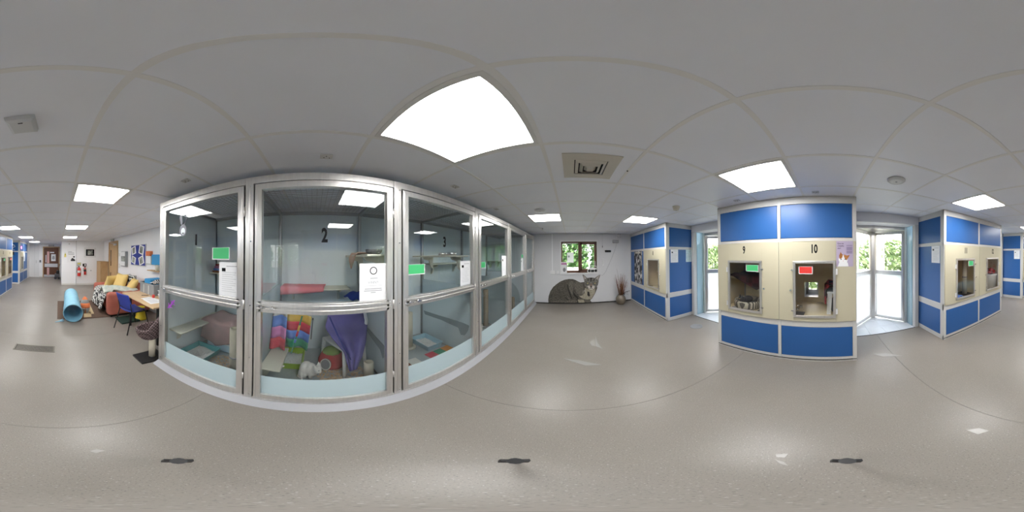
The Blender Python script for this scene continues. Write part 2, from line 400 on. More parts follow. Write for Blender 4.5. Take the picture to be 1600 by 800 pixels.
# flush service panels beside the corridor door
pn = struct('trim_1', (1.6, YF, 0))
MB().box(1.30, 1.94, YF, YF+.015, .02, 2.2).build('cupboard_front', MT['white'], pn)
MB().box(1.615, 1.622, YF+.015, YF+.017, .02, 2.2).build('joint', MT['inkgrey'], pn)
MB().box(1.50, 1.51, YF+.015, YF+.03, .95, 1.15).build('latch', MT['black'], pn)

# ================================================================ GLASS PENS along the left wall
XP, ZP = -1.15, 2.163
PY = [-1.60, -.49, .645, 1.775, 2.91, 4.04, 5.06]
XB = XL+.02
def make_pen(k):
    y0, y1 = PY[k], PY[k+1]; n = k+1
    seen = {1:'glass cat pen numbered 1 holding a teal litter tray, at the end by the table', 2:'glass cat pen numbered 2 holding a white cat and purple blanket',
            3:'glass cat pen numbered 3 with a patchwork mat and pale blue tray', 4:'glass cat pen with a sisal post, between pen 3 and the domed bed pen',
            5:'glass cat pen holding a dark dome bed and short post', 6:'last glass cat pen of the row, against the window wall'}[n]
    t = thing('cat_pen', seen, 'cat pen', (XP-.5, (y0+y1)/2, 0), 'steel framed glass cat pens')
    # posts, rails
    posts = [y0]+([y1] if k == 5 else [])
    for y in posts:
        a, c = (y-.033, y+.033) if k or y != y0 else (y-.012, y+.045)
        if y == y1: a, c = y-.03, YW-.005
        p = MB().box(XP-.06, XP, a, c, .05, ZP).box(XP, XP+.004, (a+c)/2-.003, (a+c)/2+.003, .1, ZP-.06).build('post', MT['steel'], t, bevel=.004)
        for z in (.12, .62, 1.12, 1.62, 2.08): MB().cyl((XP, (a+c)/2+.014, z), (XP+.004, (a+c)/2+.014, z), .005, n=8).build('rivet', MT['chrome'], p)
    MB().box(XP-.06, XP-.001, y0+.02, y1-.034, 2.098, ZP).build('top_rail', MT['steel'], t, bevel=.004)
    MB().box(XP-.06, XP-.001, y0+.02, y1-.034, .008, .075).build('base_rail', MT['steel'], t, bevel=.004)
    # dark rebate behind the door edge
    b = MB().box(XP-.055, XP-.05, y0+.03, y0+.055, .07, 2.1).box(XP-.055, XP-.05, y1-.055, y1-.034, .07, 2.1).box(XP-.055, XP-.05, y0+.05, y1-.05, 2.082, 2.1).box(XP-.055, XP-.05, y0+.05, y1-.05, .07, .088)
    b.build('rebate', MT['gap'], t)
    # door
    a0, a1 = y0+.047, y1-.047
    if k == 0: a0 = y0+.055
    sw = .052
    b = MB()
    b.box(XP-.045, XP+.004, a0, a0+sw, .086, 2.088).box(XP-.045, XP+.004, a1-sw, a1, .086, 2.088)
    b.box(XP-.045, XP+.004, a0+sw, a1-sw, 2.038, 2.088).box(XP-.045, XP+.004, a0+sw, a1-sw, .086, .15)
    b.box(XP+.004, XP+.007, a0+.012, a0+.02, .1, 2.07).box(XP+.004, XP+.007, a1-.02, a1-.012, .1, 2.07)
    door = b.build('door', MT['steel'], t, bevel=.004)
    b = MB().box(XP-.045, XP+.004, a0+sw-.02, a1-sw+.02, 1.075, 1.165).box(XP+.004, XP+.012, a0+.02, a1-.02, 1.098, 1.112).box(XP+.004, XP+.012, a0+.02, a1-.02, 1.13, 1.15)
    b.build('mid_rail', MT['steel'], door, bevel=.003)
    MB().box(XP-.028, XP-.022, a0+sw-.01, a1-sw+.01, 1.16, 2.045).build('upper_pane', MT['glass'], door)
    MB().box(XP-.028, XP-.022, a0+sw-.01, a1-sw+.01, .14, 1.08).build('lower_pane', MT['glass'], door)
    MB().box(XP-.021, XP-.0195, a0+sw, a1-sw, .15, .405).build('frosted_film', MT['film'], door)
    hy = a1+.005
    for z in (.38, 1.12, 1.86): MB().cyl((XP+.004, hy, z-.04), (XP+.004, hy, z+.04), .008, n=8).build('hinge', MT['steel'], door)
    for dy in (.06, .14): MB().cyl((XP+.012, a0+dy, 1.12), (XP+.03, a0+dy, 1.12), .012, n=12).box(XP+.02, XP+.028, a0+dy, a0+dy+.035, 1.112, 1.124).build('latch', MT['chrome'], door)
    if n <= 3: 
        yc = {1:-1.045, 2:.071, 3:1.20}[n]
        text(str(n), door, MT['ink'], (XP-.0215, yc, 1.614), 'E', .102, .62 if n > 1 else .8, .05, 'number')
    # shell
    MB().box(XP-.06, XB, y0+.02, y1-.034, .01, .06).build('pen_floor', MT['penfloor'], t)
    MB().box(XB, XB-.018, y0-.03, y1-.034, .0, ZP).build('back_panel', MT['palewall'], t)
    for y in posts:
        yy = y if y == y0 else y1-.02
        if k == 0 or y == y1:
            yb = (y+.0, y+.02) if k == 0 else (y-.06, y-.04)
            MB().box(XP-.06, XB, yb[0]-.005, yb[1], .05, ZP-.02).build('end_panel', MT['palewall'], t)
        else:
            MB().box(XP-.06, XB, y-.006, y+.006, .05, 1.12).build('lower_divider', MT['frostblue'], t)
            MB().box(XP-.06, XB, y-.004, y+.004, 1.12, ZP-.03).build('upper_divider', MT['divider'], t)
        MB().box(XB, XB+.035, yy-.02, yy+.02, .05, ZP).build('back_post', MT['steeldark'], t)
        MB().box(XP-.06, XB, yy-.02, yy+.02, ZP-.045, ZP-.005).build('roof_bar', MT['steeldark'], t)
    MB().box(XB, XB+.04, y0+.02, y1-.034, ZP-.045, ZP-.005).build('roof_bar', MT['steeldark'], t)
    b = MB(); y = y0+.06
    while y < y1-.03: b.bar((XP-.06, y, ZP-.012), (XB, y, ZP-.012), .0032, .0032); y += .05
    x = XP-.09
    while x > XB+.03: b.bar((x, y0+.02, ZP-.009), (x, y1-.034, ZP-.009), .0032, .0032); x -= .05
    b.build('roof_mesh', MT['steeldark'], t, kind='stuff', recalc=False)
    return t
pens = [make_pen(k) for k in range(6)]

# ================================================================ BLUE CABINET UNITS along the other side
XU = 1.94
def make_unit(yhi, ylo, bays, label, ends, flap=None, split=None):
    t = thing('cat_cabinet', label, 'cabinet', (XU+.4, (yhi+ylo)/2, 0), 'blue and cream cat cabinets')
    xb = XR; n = len(bays); edges = split or [yhi+(ylo-yhi)*i/n for i in range(n+1)]
    fr = MB()
    Z = [(2.135,CEIL-.001),(1.64,1.70),(.565,.68),(.0,.085)]
    for z0, z1 in Z: fr.box(XU+.004, XU+.04, ylo, yhi, z0, z1)
    for i, e in enumerate(edges):
        hw = .02 if 0 < i < n else .05
        a, c = (e-hw, e+hw) if 0 < i < n else ((e-.05, e) if i == 0 else (e, e+.05))
        if (i == 0 and 'hi' in ends) or (i == n and 'lo' in ends): fr.box(XU, XU+.09, a, c, 0, CEIL-.001)
        else: fr.box(XU, XU+.05, a, c, 0, CEIL-.001)
    for y, s in ((yhi,-1),(ylo,1)):
        if (s == -1 and 'hi' in ends) or (s == 1 and 'lo' in ends):
            for z0, z1 in Z: fr.box(XU+.06, xb-.02, y+s*.003, y+s*.036, z0+.0005, z1-.0005)
            fr.box(xb-.06, xb, y, y+s*.04, 0, CEIL-.001)
    fr.build('frame', MT['frame'], t, bevel=.003)
    MB().box(XU-.002, XU+.003, ylo, yhi, .030, .042).build('plinth_line', MT['gap'], t)
    # shell behind
    fl = flap
    b = MB()
    if fl: 
        fy0, fy1, fz0, fz1 = fl
        b.box(xb-.02, xb, ylo, fy0, 0, CEIL-.01).box(xb-.02, xb, fy1, yhi, 0, CEIL-.01).box(xb-.02, xb, fy0, fy1, 0, fz0).box(xb-.02, xb, fy0, fy1, fz1, CEIL-.01)
    else: b.box(xb-.02, xb, ylo, yhi, 0, CEIL-.01)
    bk = b.build('back_panel', MT['creamin'], t)
    if fl:
        b = MB().box(xb-.01, xb+.22, fy0-.012, fy0, fz0-.012, fz1+.012).box(xb-.01, xb+.22, fy1, fy1+.012, fz0-.012, fz1+.012).box(xb-.01, xb+.22, fy0, fy1, fz0-.012, fz0).box(xb-.01, xb+.22, fy0, fy1, fz1, fz1+.012)
        b.build('cat_flap_tunnel', MT['silver'], bk)
        pl = [(fy0,fz0),(fy1,fz0),(fy1,fz1),(fy0,fz1)]; cyf, czf = (fy0+fy1)/2+.02, fz1-.03
        b = MB().box(xb+.20, xb+.21, fy0, fy1, fz0, fz0+.09).box(xb+.20, xb+.21, fy0, fy0+.03, fz0, fz1).box(xb+.20, xb+.21, fy1-.05, fy1, fz0, fz1)
        b.build('cat_flap', MT['silver'], bk)
    for e, s in ((yhi,-1),(ylo,1)):
        side = MB()
        if not ((s == -1 and 'hi' in ends) or (s == 1 and 'lo' in ends)): side.box(XU+.05, xb-.02, e, e+s*.02, .1, 2.13)
        else: side.box(XU+.09, xb-.06, e+s*.024, e+s*.035, .05, 2.15)
        side.build('side_shell', MT['creamin'], t)
    # side panels, blue
    for y, s, key in ((yhi,-1,'hi'),(ylo,1,'lo')):
        if key in ends:
            for z0, z1 in ((1.70,2.135),(.68,1.64),(.085,.565)):
                MB().box(XU+.09, xb-.06, y+s*.008, y+s*.022, z0, z1).build('blue_panel', MT['blue'], t)
    for i, bay in enumerate(bays):
        a, c = edges[i]-(.05 if i == 0 else .02), edges[i+1]+(.05 if i == n-1 else .02)     # a > c
        for z0, z1 in ((1.70,2.135),(.085,.565)):
            MB().box(XU+.002, XU+.02, c+.004, a-.004, z0+.004, z1-.004).build('blue_panel', MT['blue'], t, bevel=.003)
        if bay is None:
            MB().box(XU+.008, XU+.02, c, a, .68, 1.64).build('blue_panel', MT['blue'], t); continue
        num, dy0, dy1, hinge = bay
        z0, z1 = .71, 1.425
        A, Cc = edges[i]-(.012 if i == 0 else .003), edges[i+1]+(.012 if i == n-1 else .003)
        b = MB().box(XU-.012, XU+.004, Cc, dy0, .655, 1.66).box(XU-.012, XU+.004, dy1, A, .655, 1.66).box(XU-.012, XU+.004, dy0, dy1, .655, z0).box(XU-.012, XU+.004, dy0, dy1, z1, 1.66)
        fa = b.build('fascia_panel', MT['cream'], t, bevel=.003)
        text(num, fa, MT['ink'], (XU-.0125, (dy0+dy1)/2, 1.522), 'W', .10, .55 if len(num) == 1 else .62, .05, 'number')
        fw = .03
        b = MB().box(XU-.026, XU-.006, dy0, dy0+fw, z0, z1).box(XU-.026, XU-.006, dy1-fw, dy1, z0, z1).box(XU-.026, XU-.006, dy0+fw, dy1-fw, z0, z0+fw).box(XU-.026, XU-.006, dy0+fw, dy1-fw, z1-fw, z1)
        b.box(XU-.03, XU-.026, dy0+.008, dy0+.014, z0+.01, z1-.01).box(XU-.03, XU-.026, dy1-.014, dy1-.008, z0+.01, z1-.01).box(XU-.03, XU-.026, dy0+.01, dy1-.01, z1-.014, z1-.008)
        dr = b.build('door', MT['steel'], t, bevel=.003)
        MB().box(XU-.018, XU-.013, dy0+fw-.008, dy1-fw+.008, z0+fw-.008, z1-fw+.008).build('pane', MT['clearglass'], dr)
        hs = dy1 if hinge == 'hi' else dy0; sg = 1 if hinge == 'hi' else -1
        for z in (z0+.09, z1-.13):
            MB().box(XU-.03, XU-.012, hs, hs+sg*.022, z-.035, z+.035).build('hinge', MT['white'], dr)
        ls = dy0 if hinge == 'hi' else dy1
        MB().cyl((XU-.012, ls-sg*.03, 1.065), (XU-.032, ls-sg*.03, 1.065), .011, n=12).build('lock_knob', MT['chrome'], dr)
        for z in (z0+.09, z1-.11): MB().box(XU-.03, XU-.012, ls-sg*.022, ls+sg*.012, z-.007, z+.007).build('latch', MT['chrome'], dr)
        # compartment
        MB().box(XU+.041, xb-.02, Cc+.01, A-.01, .655, .675).build('compartment_floor', MT['creamin'], t)
        MB().box(XU+.041, xb-.02, Cc+.01, A-.01, 1.66, 1.68).build('compartment_top', MT['creamin'], t)
        if i: MB().box(XU+.05, xb-.02, edges[i]-.008, edges[i]+.008, .66, 1.68).build('compartment_divider', MT['creamin'], t)
    return t
fa0, fa1 = PX(1278.5,441,x=2.74), PX(1257,464,x=2.74)
U1 = make_unit(5.06, 2.93, [None, ('8',3.20,3.78,'hi')], 'blue cat cabinet with a single cream door numbered 8, by the window wall', ['lo'], split=[5.06,4.03,2.93])
U2 = make_unit(1.53, -.36, [('9',.812,1.331,'hi'), ('10',-.105,.406,'lo')], 'blue and cream cat cabinet with lilac cat poster beside door 10', ['hi','lo'], flap=(fa0.y, fa1.y, fa1.z, fa0.z))
U3 = make_unit(-1.70, -3.56, [('11',-2.47,-1.96,'hi'), ('12',-3.38,-2.87,'lo')], 'blue and cream cat cabinet with doors 11 and 12, tall post inside', ['hi','lo'])
U4 = make_unit(-5.04, -6.66, [('13',-5.70,-5.20,'hi'), ('14',-6.48,-6.0,'lo')], 'blue and cream cat cabinet between the corridor recess and the tunnel, doors 13 and 14', ['hi','lo'])
U5 = make_unit(-7.99, -10.0, [('15',-8.70,-8.20,'hi'), None], 'blue cat cabinet carrying a pink neon sign, last along the corridor', ['hi'], split=[-7.99,-8.85,-10.0])

# ================================================================ recesses with glazed steel doors to the outdoor runs
DN = [2]
def make_recess(yhi, ylo, tag_):
    yc = (yhi+ylo)/2; x0 = XR-.08
    tr = struct('trim_%d' % (DN[0]+10), (x0, yc, 0))
    MB().box(x0, XR+.02, ylo+.005, yhi-.005, 2.075, CEIL-.001).build('door_header', MT['wallgrey'], tr)
    for y, s in ((yhi,-1),(ylo,1)):
        MB().box(x0, XR+.02, y+s*.005, y+s*.085, 0, 2.075).build('jamb', MT['frame'], tr)
        MB().box(XR+.02, 3.02, y+s*.075, y+s*.10, 0, 2.075).build('reveal_panel', MT['bluereveal'], tr)
        b = MB().box(2.985, 3.045, y+s*.08, y+s*.15, 0, 2.06)
        for z in (.2,.6,1.0,1.4,1.8): b.cyl((2.985, y+s*.115, z), (2.975, y+s*.115, z), .009, n=8)
        b.build('steel_post', MT['steel'], tr)
        MB().box(2.985, 3.2, y+s*.005, y+s*.08, 0, CEIL).build('outer_cheek', MT['white'], tr)
    MB().box(x0+.02, 3.02, ylo+.085, yhi-.085, 2.065, 2.078).build('soffit', MT['white'], tr)
    MB().prism([(2.99,ylo+.08),(3.64,yc-.06),(3.64,yc+.06),(2.99,yhi-.08)], FU(2.0), .0, .06).build('head_plate', MT['steeldark'], tr)
    MB().box(3.53, 3.62, yc-.045, yc+.045, 0, 2.0).build('apex_post', MT['steel'], tr)
    MB().box(x0-.012, x0+.006, ylo+.085, yhi-.085, 0, .004).build('threshold_strip', MT['gap'], tr)
    for i in range(3):
        for j in range(4):
            xa = x0+.008+i*.31; ya = ylo+.09+j*(yhi-ylo-.18)/4; yb = ya+(yhi-ylo-.18)/4
            MB().box(xa+.002, xa+.306, ya+.002, yb-.002, -.02, .0).build('threshold_tile', MT['pavetile'], tr)
    for s, ye in ((1,yhi-.15),(-1,ylo+.15)):
        DN[0] += 1
        P0, P1 = Vector((3.03, ye, 0)), Vector((3.545, yc+s*.05, 0)); dv = (P1-P0).normalized()
        d = struct('door_%d' % DN[0], tuple((P0+P1)/2))
        L = (P1-P0).length; Zv = Vector((0,0,1))
        def bar(m, p, q, z0, z1, wd): m.bar(P0+dv*((p+q)/2)+Zv*z0, P0+dv*((p+q)/2)+Zv*z1, q-p, wd, up=dv.cross(Zv))
        def hb(m, z0, z1, wd): m.bar(P0+Zv*(z0+z1)/2, P1+Zv*(z0+z1)/2, wd, z1-z0)
        m = MB(); hb(m,.03,.09,.04); hb(m,1.06,1.15,.045); hb(m,1.93,1.99,.04)
        sx = dv.cross(Zv)
        for q in (.025, L-.025): m.bar(P0+dv*q+Zv*.03, P0+dv*q+Zv*1.99, .05, .04, up=sx)
        lf = m.build('door_frame', MT['steel'], d, bevel=.003)
        m = MB(); m.bar(P0+dv*.05+Zv*1.54, P1-dv*.05+Zv*1.54, .006, .78); m.build('upper_pane', MT['clearglass'], d)
        m = MB(); m.bar(P0+dv*.05+Zv*.575, P1-dv*.05+Zv*.575, .006, .97); m.build('frosted_pane', MT['frost'], d)
        for q in (.12,.2): MB().cyl(P0+dv*(L-q)+Zv*1.105-sx*.02*s, P0+dv*(L-q)+Zv*1.105-sx*.045*s, .012, n=10).build('latch', MT['chrome'], lf)
for a, b_ in ((2.93,1.53),(-.36,-1.70),(-3.56,-5.04),(-6.66,-7.99)): make_recess(a, b_, '')

# ================================================================ outdoors
MB().box(-40, 60, -40, 60, -.5, -.13).build('ground', MT['paving'], kind='structure')
MB().box(XR, 12, -12, 8, -.13, -.02).build('path', MT['paving'], kind='structure')
def foliage(name, label, cat, x0, x1, y0, y1, z1, n, m, sz=.12, stem=True, z0=0.05):
    t = thing(name, label, cat, ((x0+x1)/2, (y0+y1)/2, -.02), None)
    R = random.Random(hash((round(x0*10), round(y0*10))) % 1000); vs, fs = [], []
    for i in range(n):
        c = Vector((R.uniform(x0,x1), R.uniform(y0,y1), R.uniform(z0,z1)))
        nrm = Vector((R.gauss(0,1), R.gauss(0,1), R.gauss(.4,1))).normalized(); a = nrm.orthogonal().normalized(); b2 = nrm.cross(a); s = sz*R.uniform(.5,1.3)
        k = len(vs); vs += [c-a*s, c-b2*s*.5, c+a*s, c+b2*s*.5]; fs.append((k,k+1,k+2,k+3))
    q = MB(); q.add(vs, fs); q.build('foliage', m, t, kind='stuff', recalc=False)
    for i in range(3):
        f = (i+.5)/3; MB().cyl((x0+(x1-x0)*f, y0+(y1-y0)*f, -.02), (x0+(x1-x0)*f, y0+(y1-y0)*f, z1*.8), .05, .015, n=6).build('stem', MT['bark'], t)
    return t
foliage('hedge', 'leafy hedge outside the window, beyond the low stone wall', 'hedge', -3.5, .9, 8.2, 9.6, 4.2, 12000, MT['leaf'], .13)
foliage('hedge', 'tall pale green hedge outside the window beside the sunlit path', 'hedge', 1.15, 4.5, 8.0, 9.6, 4.2, 11000, MT['leaf'], .13)
foliage('hedge', 'pale hedge outdoors behind the recess between cabinets 8 and 9', 'hedge', 6.2, 7.0, -2.0, 7.5, 2.1, 9000, MT['leafpale'], .12)
foliage('hedge', 'pale hedge outdoors farther along, behind cabinets 11 to 14', 'hedge', 6.2, 7.0, -11.0, -2.4, 2.1, 9000, MT['leafpale'], .12)
b = MB()
for i in range(14):
    for j in range(4):
        x = -3.4+i*.26+(.13 if j % 2 else 0); b.box(x, x+.245, 7.2, 7.5+random.uniform(0,.03), -.13+j*.29, .15+j*.29)
tag(b.build('stone_wall', MT['paving'], bevel=.02), 'low grey stone wall outside the window in front of the hedge', 'wall')
tag(MB().prism([(.75,5.6),(1.5,5.6),(1.18,9.6),(.98,9.6)], FU(-.13), 0, .06).build('garden_path', MT['offwhite']), 'pale sunlit path running between the two hedges outside', 'path')
# steel frames of the outdoor runs
for (y0, y1), lab in (((-1.75,-.30),'steel run frame outside the recess beside the lilac cat poster'), ((1.45,3.0),'steel run frame outside the recess with the round floor drain')):
    t = thing('run_frame', lab, 'frame', (4.8, (y0+y1)/2, -.02))
    for y in (y0, (y0+y1)/2+.1, y1): MB().box(4.78, 4.83, y-.025, y+.025, -.02, 2.3).build('post', MT['silver'], t)
    for z in (1.95, 2.25, 1.0): MB().box(4.785, 4.825, y0, y1, z, z+.05).build('rail', MT['silver'], t)
    for y in (y0, y1): MB().box(3.66, 4.78, y-.02, y+.02, 2.25, 2.3).build('rafter', MT['silver'], t)

# ================================================================ ceiling fittings
for (i, j), where in LIGHTS.items():
    x0, y0 = GX+.6*i, GY+.6*j; x1, y1 = x0+.6, y0+.6
    t = thing('ceiling_light', 'square recessed ceiling light panel '+where, 'ceiling light', ((x0+x1)/2, (y0+y1)/2, CEIL), 'square ceiling lights')
    b = MB(); a, c = .012, .036
    for d0, d1, e0, e1 in ((a,.6-a,a,c),(a,.6-a,.6-c,.6-a),(a,c,c,.6-c),(.6-c,.6-a,c,.6-c)): b.box(x0+d0, x0+d1, y0+e0, y0+e1, CEIL-.004, CEIL+.03)
    b.build('frame', MT['offwhite'], t)
    MB().box(x0+c, x1-c, y0+c, y1-c, CEIL+.003, CEIL+.012).build('diffuser', MT['panel'], t)
# air diffuser, cream, four nested rings
mat('ventcream', (.62,.58,.50), .5)
t = thing('air_vent', 'square cream ceiling air diffuser with nested louvres', 'vent', (.147, 1.17, CEIL))
cx, cyv = .147, 1.185
def ring(r0, r1, z0, z1):
    b = MB()
    vs = [(cx+sx*r, cyv+sy*r, z) for r, z in ((r0,z0),(r1,z1)) for sx, sy in ((-1,-1),(1,-1),(1,1),(-1,1))]
    b.add(vs, [(k,(k+1)%4,4+(k+1)%4,4+k) for k in range(4)]); return b
ring(.195,.115,CEIL-.001,CEIL-.006).build('face_plate', MT['ventcream'], t, solid=.005)
MB().box(cx-.115, cx+.115, cyv-.115, cyv+.115, CEIL-.0005, CEIL+.0).build('throat', MT['gap'], t)
for r, z in ((.108,.018),(.075,.026),(.042,.03)): ring(r, r-.022, CEIL-.004, CEIL-z).build('louvre', MT['ventcream'], t, solid=.003)
MB().box(cx-.022, cx+.022, cyv-.022, cyv+.022, CEIL-.033, CEIL-.03).build('centre_plate', MT['ventcream'], t)
def round_fit(name, label, cat, x, y, r, prof, m, extra=True, grp=None):
    t = thing(name, label, cat, (x, y, CEIL), grp)
    MB().lathe([(q*r, -h) for q, h in prof], (x, y, CEIL), 28).build('body', MT[m], t)
    MB().lathe([(r*.13,-prof[-1][1]-.0005),(r*.11,-prof[-1][1]-.004),(0,-prof[-1][1]-.005)], (x, y, CEIL), 12).build('centre_cap', MT['inkgrey'], t)
    return t
mat('fitwhite', (.66,.66,.65), .45)
SP = [(1,-.002),(1,.008),(.94,.012),(.86,.012),(.85,.02),(.5,.022),(0,.022)]
round_fit('ceiling_speaker', 'round ceiling speaker in front of the recess beyond cabinet 10', 'speaker', 1.36, -.62, .085, SP, 'fitwhite')
round_fit('ceiling_speaker', 'round ceiling speaker alongside pen 4 by a light panel', 'speaker', -.46, 2.42, .085, SP, 'fitwhite')
t = round_fit('smoke_detector', 'cream domed smoke detector on the ceiling before the window wall', 'detector', 1.43, 1.88, .055, [(1,-.002),(1,.012),(.8,.016),(.75,.035),(.8,.037),(.75,.052),(.4,.058),(0,.058)], 'ventcream')
t = thing('emergency_unit', 'square white emergency light box with sloping sides on the ceiling', 'fixture', (.16, -.68, CEIL))
b = MB(); vs = [(.16+sx*r, -.68+sy*r, z) for r, z in ((.062,CEIL),(.058,CEIL-.03),(.045,CEIL-.042)) for sx, sy in ((-1,-1),(1,-1),(1,1),(-1,1))]
b.add(vs, [(4*q+k, 4*q+(k+1)%4, 4*q+4+(k+1)%4, 4*q+4+k) for q in range(2) for k in range(4)]+[(8,9,10,11)]); b.build('housing', MT['fitwhite'], t)
MB().box(.15, .17, -.645, -.640, CEIL-.044, CEIL-.041).build('slot', MT['ink'], t)
PL = [(-1.02,.07,'above the door of the pen with the white cat'), (-1.02,-1.04,'above pen 1'), (-1.02,1.19,'above pen 3 with the patchwork mat'), (-1.05,2.15,'above pen 4 with the sisal post'), (1.81,.12,'over the cabinet door with a red card'), (1.79,1.09,'over the cabinet with the striped bed')]
for x, y, w_ in PL:
    t = thing('ceiling_plate', 'small white ceiling plate '+w_, 'fixture', (x, y, CEIL), 'small ceiling plates')
    MB().box(x-.028, x+.028, y-.04, y+.04, CEIL-.008, CEIL).build('plate', MT['fitwhite'], t, bevel=.003)
    for dx, dy in ((-.01,-.015),(.01,0),(-.012,.02)): MB().cyl((x+dx,y+dy,CEIL-.008),(x+dx,y+dy,CEIL-.0095),.004,n=8).build('lamp_hole', MT['ink'], t)
tag(MB().lathe([(.018,0),(.016,-.015),(.008,-.03),(0,-.03)], (-.70,4.05,CEIL), 12).build('sprinkler', MT['silver']), 'tiny metal sensor on the ceiling close to the window wall', 'sensor')
tag(MB().lathe([(.006,0),(.006,-.004),(0,-.005)], (.44,1.19,CEIL), 10).build('screw_cap', MT['ink']), 'small black screw cap on the ceiling grid beside the air diffuser', 'cap')

# ================================================================ notices and cards
def notice(label, face, P, a0, a1, b0, b1, lines=9, photo=True, head=True, name='notice', grp='paper notices', base='paper', eps=.0):
    """sheet of paper lying on plane fn between a0..a1, b0..b1; print is a set of thin bars"""
    fn = {'E':FE,'W':FW,'S':FS,'N':FN}[face](P); s = 1 if face in 'ES' else -1
    lo, hi = (a0,a1)
    ctr = fn((a0+a1)/2, b0, 0); t = thing(name, label, 'notice', ctr, grp)
    MB().prism(rect(a0,a1,b0,b1), fn, .0, .0015).build('sheet', MT[base], t)
    W, H = abs(a1-a0), b1-b0; A = min(a0,a1) if s > 0 else max(a0,a1)
    def at(p): return A+s*p*W
    b = MB(); R = random.Random(int(abs(a0)*977+b0*131)); z = b1-.30*H
    for i in range(lines):
        e = .88-.25*R.random(); b.prism(rect(*sorted((at(.14), at(e))), z, z+.012*H), fn, .0015, .002); z -= .062*H
    if lines: b.build('print', MT['printgrey'], t, kind='stuff')
    if photo: MB().prism(rect(*sorted((at(.14), at(.32))), b1-.27*H, b1-.17*H), fn, .0015, .0022).build('photo', MT['ink'], t)
    if head:
        b = MB(); b.prism(rect(*sorted((at(.36), at(.85))), b1-.125*H, b1-.105*H), fn, .0015, .002); b.build('heading', MT['inkgrey'], t)
    return t
GI = XP-.0195        # room side of the pen glass
GI = XP-.0215
notice('white notice with a photo taped inside the door of pen 1', 'E', GI, -.775, -.575, 1.165, 1.455, 10)
notice('white notice with a photo on the glass door of pen 3', 'E', GI, 1.455, 1.655, 1.17, 1.46, 10)
notice('tall white notice on the glass of the pen with a sisal post', 'E', GI, 2.60, 2.79, 1.17, 1.53, 8)
notice('white notice on the glass of the pen with the dome bed', 'E', GI, 3.72, 3.91, 1.17, 1.47, 8)
notice('white notice on the glass of the last pen by the window wall', 'E', GI, 4.80, 4.96, 1.18, 1.47, 8)
t = notice('white notice with a ring logo and the name VINNY', 'E', GI, .331, .551, 1.165, 1.456, 0, False, False)
fn = FE(GI); b = MB()
n_ = 28
vs = [fn(.442+r*math.cos(2*math.pi*k/n_), 1.40+r*math.sin(2*math.pi*k/n_), .002) for r in (.030,.0235) for k in range(n_)]
b.add(vs, [(k,(k+1)%n_,n_+(k+1)%n_,n_+k) for k in range(n_)]); b.build('ring_logo', MT['ink'], t, solid=.0006)
text('VINNY', t, MT['inkgrey'], (GI+.0016,.441,1.300), 'E', .020, 1.05, .0, 'name_lettering')
b = MB()
for z, a0, a1 in ((1.338,.415,.475),(1.282,.372,.512),(1.256,.372,.51),(1.241,.366,.512),(1.227,.42,.46)): b.prism(rect(a0,a1,z,z+(.002 if z == 1.282 else .006)), fn, .0015, .002)
b.build('print', MT['inkgrey'], t, kind='stuff')
def card(label, face, P, a0, a1, b0, b1, m, edge=.008):
    fn = {'E':FE,'W':FW}[face](P)
    t = thing('status_card', label, 'card', fn((a0+a1)/2, b0, 0), 'coloured status cards')
    MB().prism(rect(a0,a1,b0,b1), fn, 0, .002).build('backing', MT['paper'], t)
    MB().prism(rect(a0+edge,a1-edge,b0+edge,b1-edge*.3), fn, .002, .0028).build('coloured_face', MT[m], t)
card('green status card on the glass beside the grey cat sticker', 'E', GI, -.85, -.672, 1.475, 1.58, 'green')
card('green status card on the glass of the patchwork mat pen', 'E', GI, .752, .94, 1.35, 1.442, 'green')
card('green status card on the glass of the pen with a sisal post', 'E', GI, 1.87, 2.03, 1.35, 1.44, 'green')
card('green status card above the notice of the dome bed pen', 'E', GI, 3.74, 3.88, 1.48, 1.57, 'green')
GC = XU-.0185
card('green status card inside cabinet door 9', 'W', GC, .855, 1.038, 1.282, 1.37, 'green')
card('red status card inside cabinet door 10', 'W', GC, .168, .334, 1.268, 1.358, 'red')
card('green status card inside the door with a tall post behind', 'W', GC, -2.42, -2.28, 1.285, 1.38, 'green')
card('green status card on the first door past the third recess', 'W', GC, -5.65, -5.48, 1.28, 1.37, 'green')
card('red status card on the last door before the corridor recess', 'W', GC, -6.44, -6.28, 1.28, 1.37, 'red')
notice('white notice with photo on the blue side of cabinet 8', 'S', 2.93+.008-.0005, 2.065, 2.275, 1.35, 1.64, 10)
mat('mintprint', (.50,.70,.74), .6, col2=(.75,.86,.88), ns=30)
notice('pale mint printed notice on the blue side of cabinet 8', 'S', 2.93+.008-.0005, 2.51, 2.695, 1.35, 1.64, 10, False, base='mintprint')
t = notice('white notice with photo on the blue side beside door 11', 'N', -1.70-.008+.0005, 2.05, 2.275, 1.355, 1.64, 10)
notice('white notice with photo on the blue side before door 13', 'N', -5.04-.008+.0005, 2.05, 2.26, 1.355, 1.64, 8)
notice('white notice on the blue panel of the neon sign cabinet', 'W', XU+.008, -9.3, -9.02, 1.15, 1.64, 10, False)
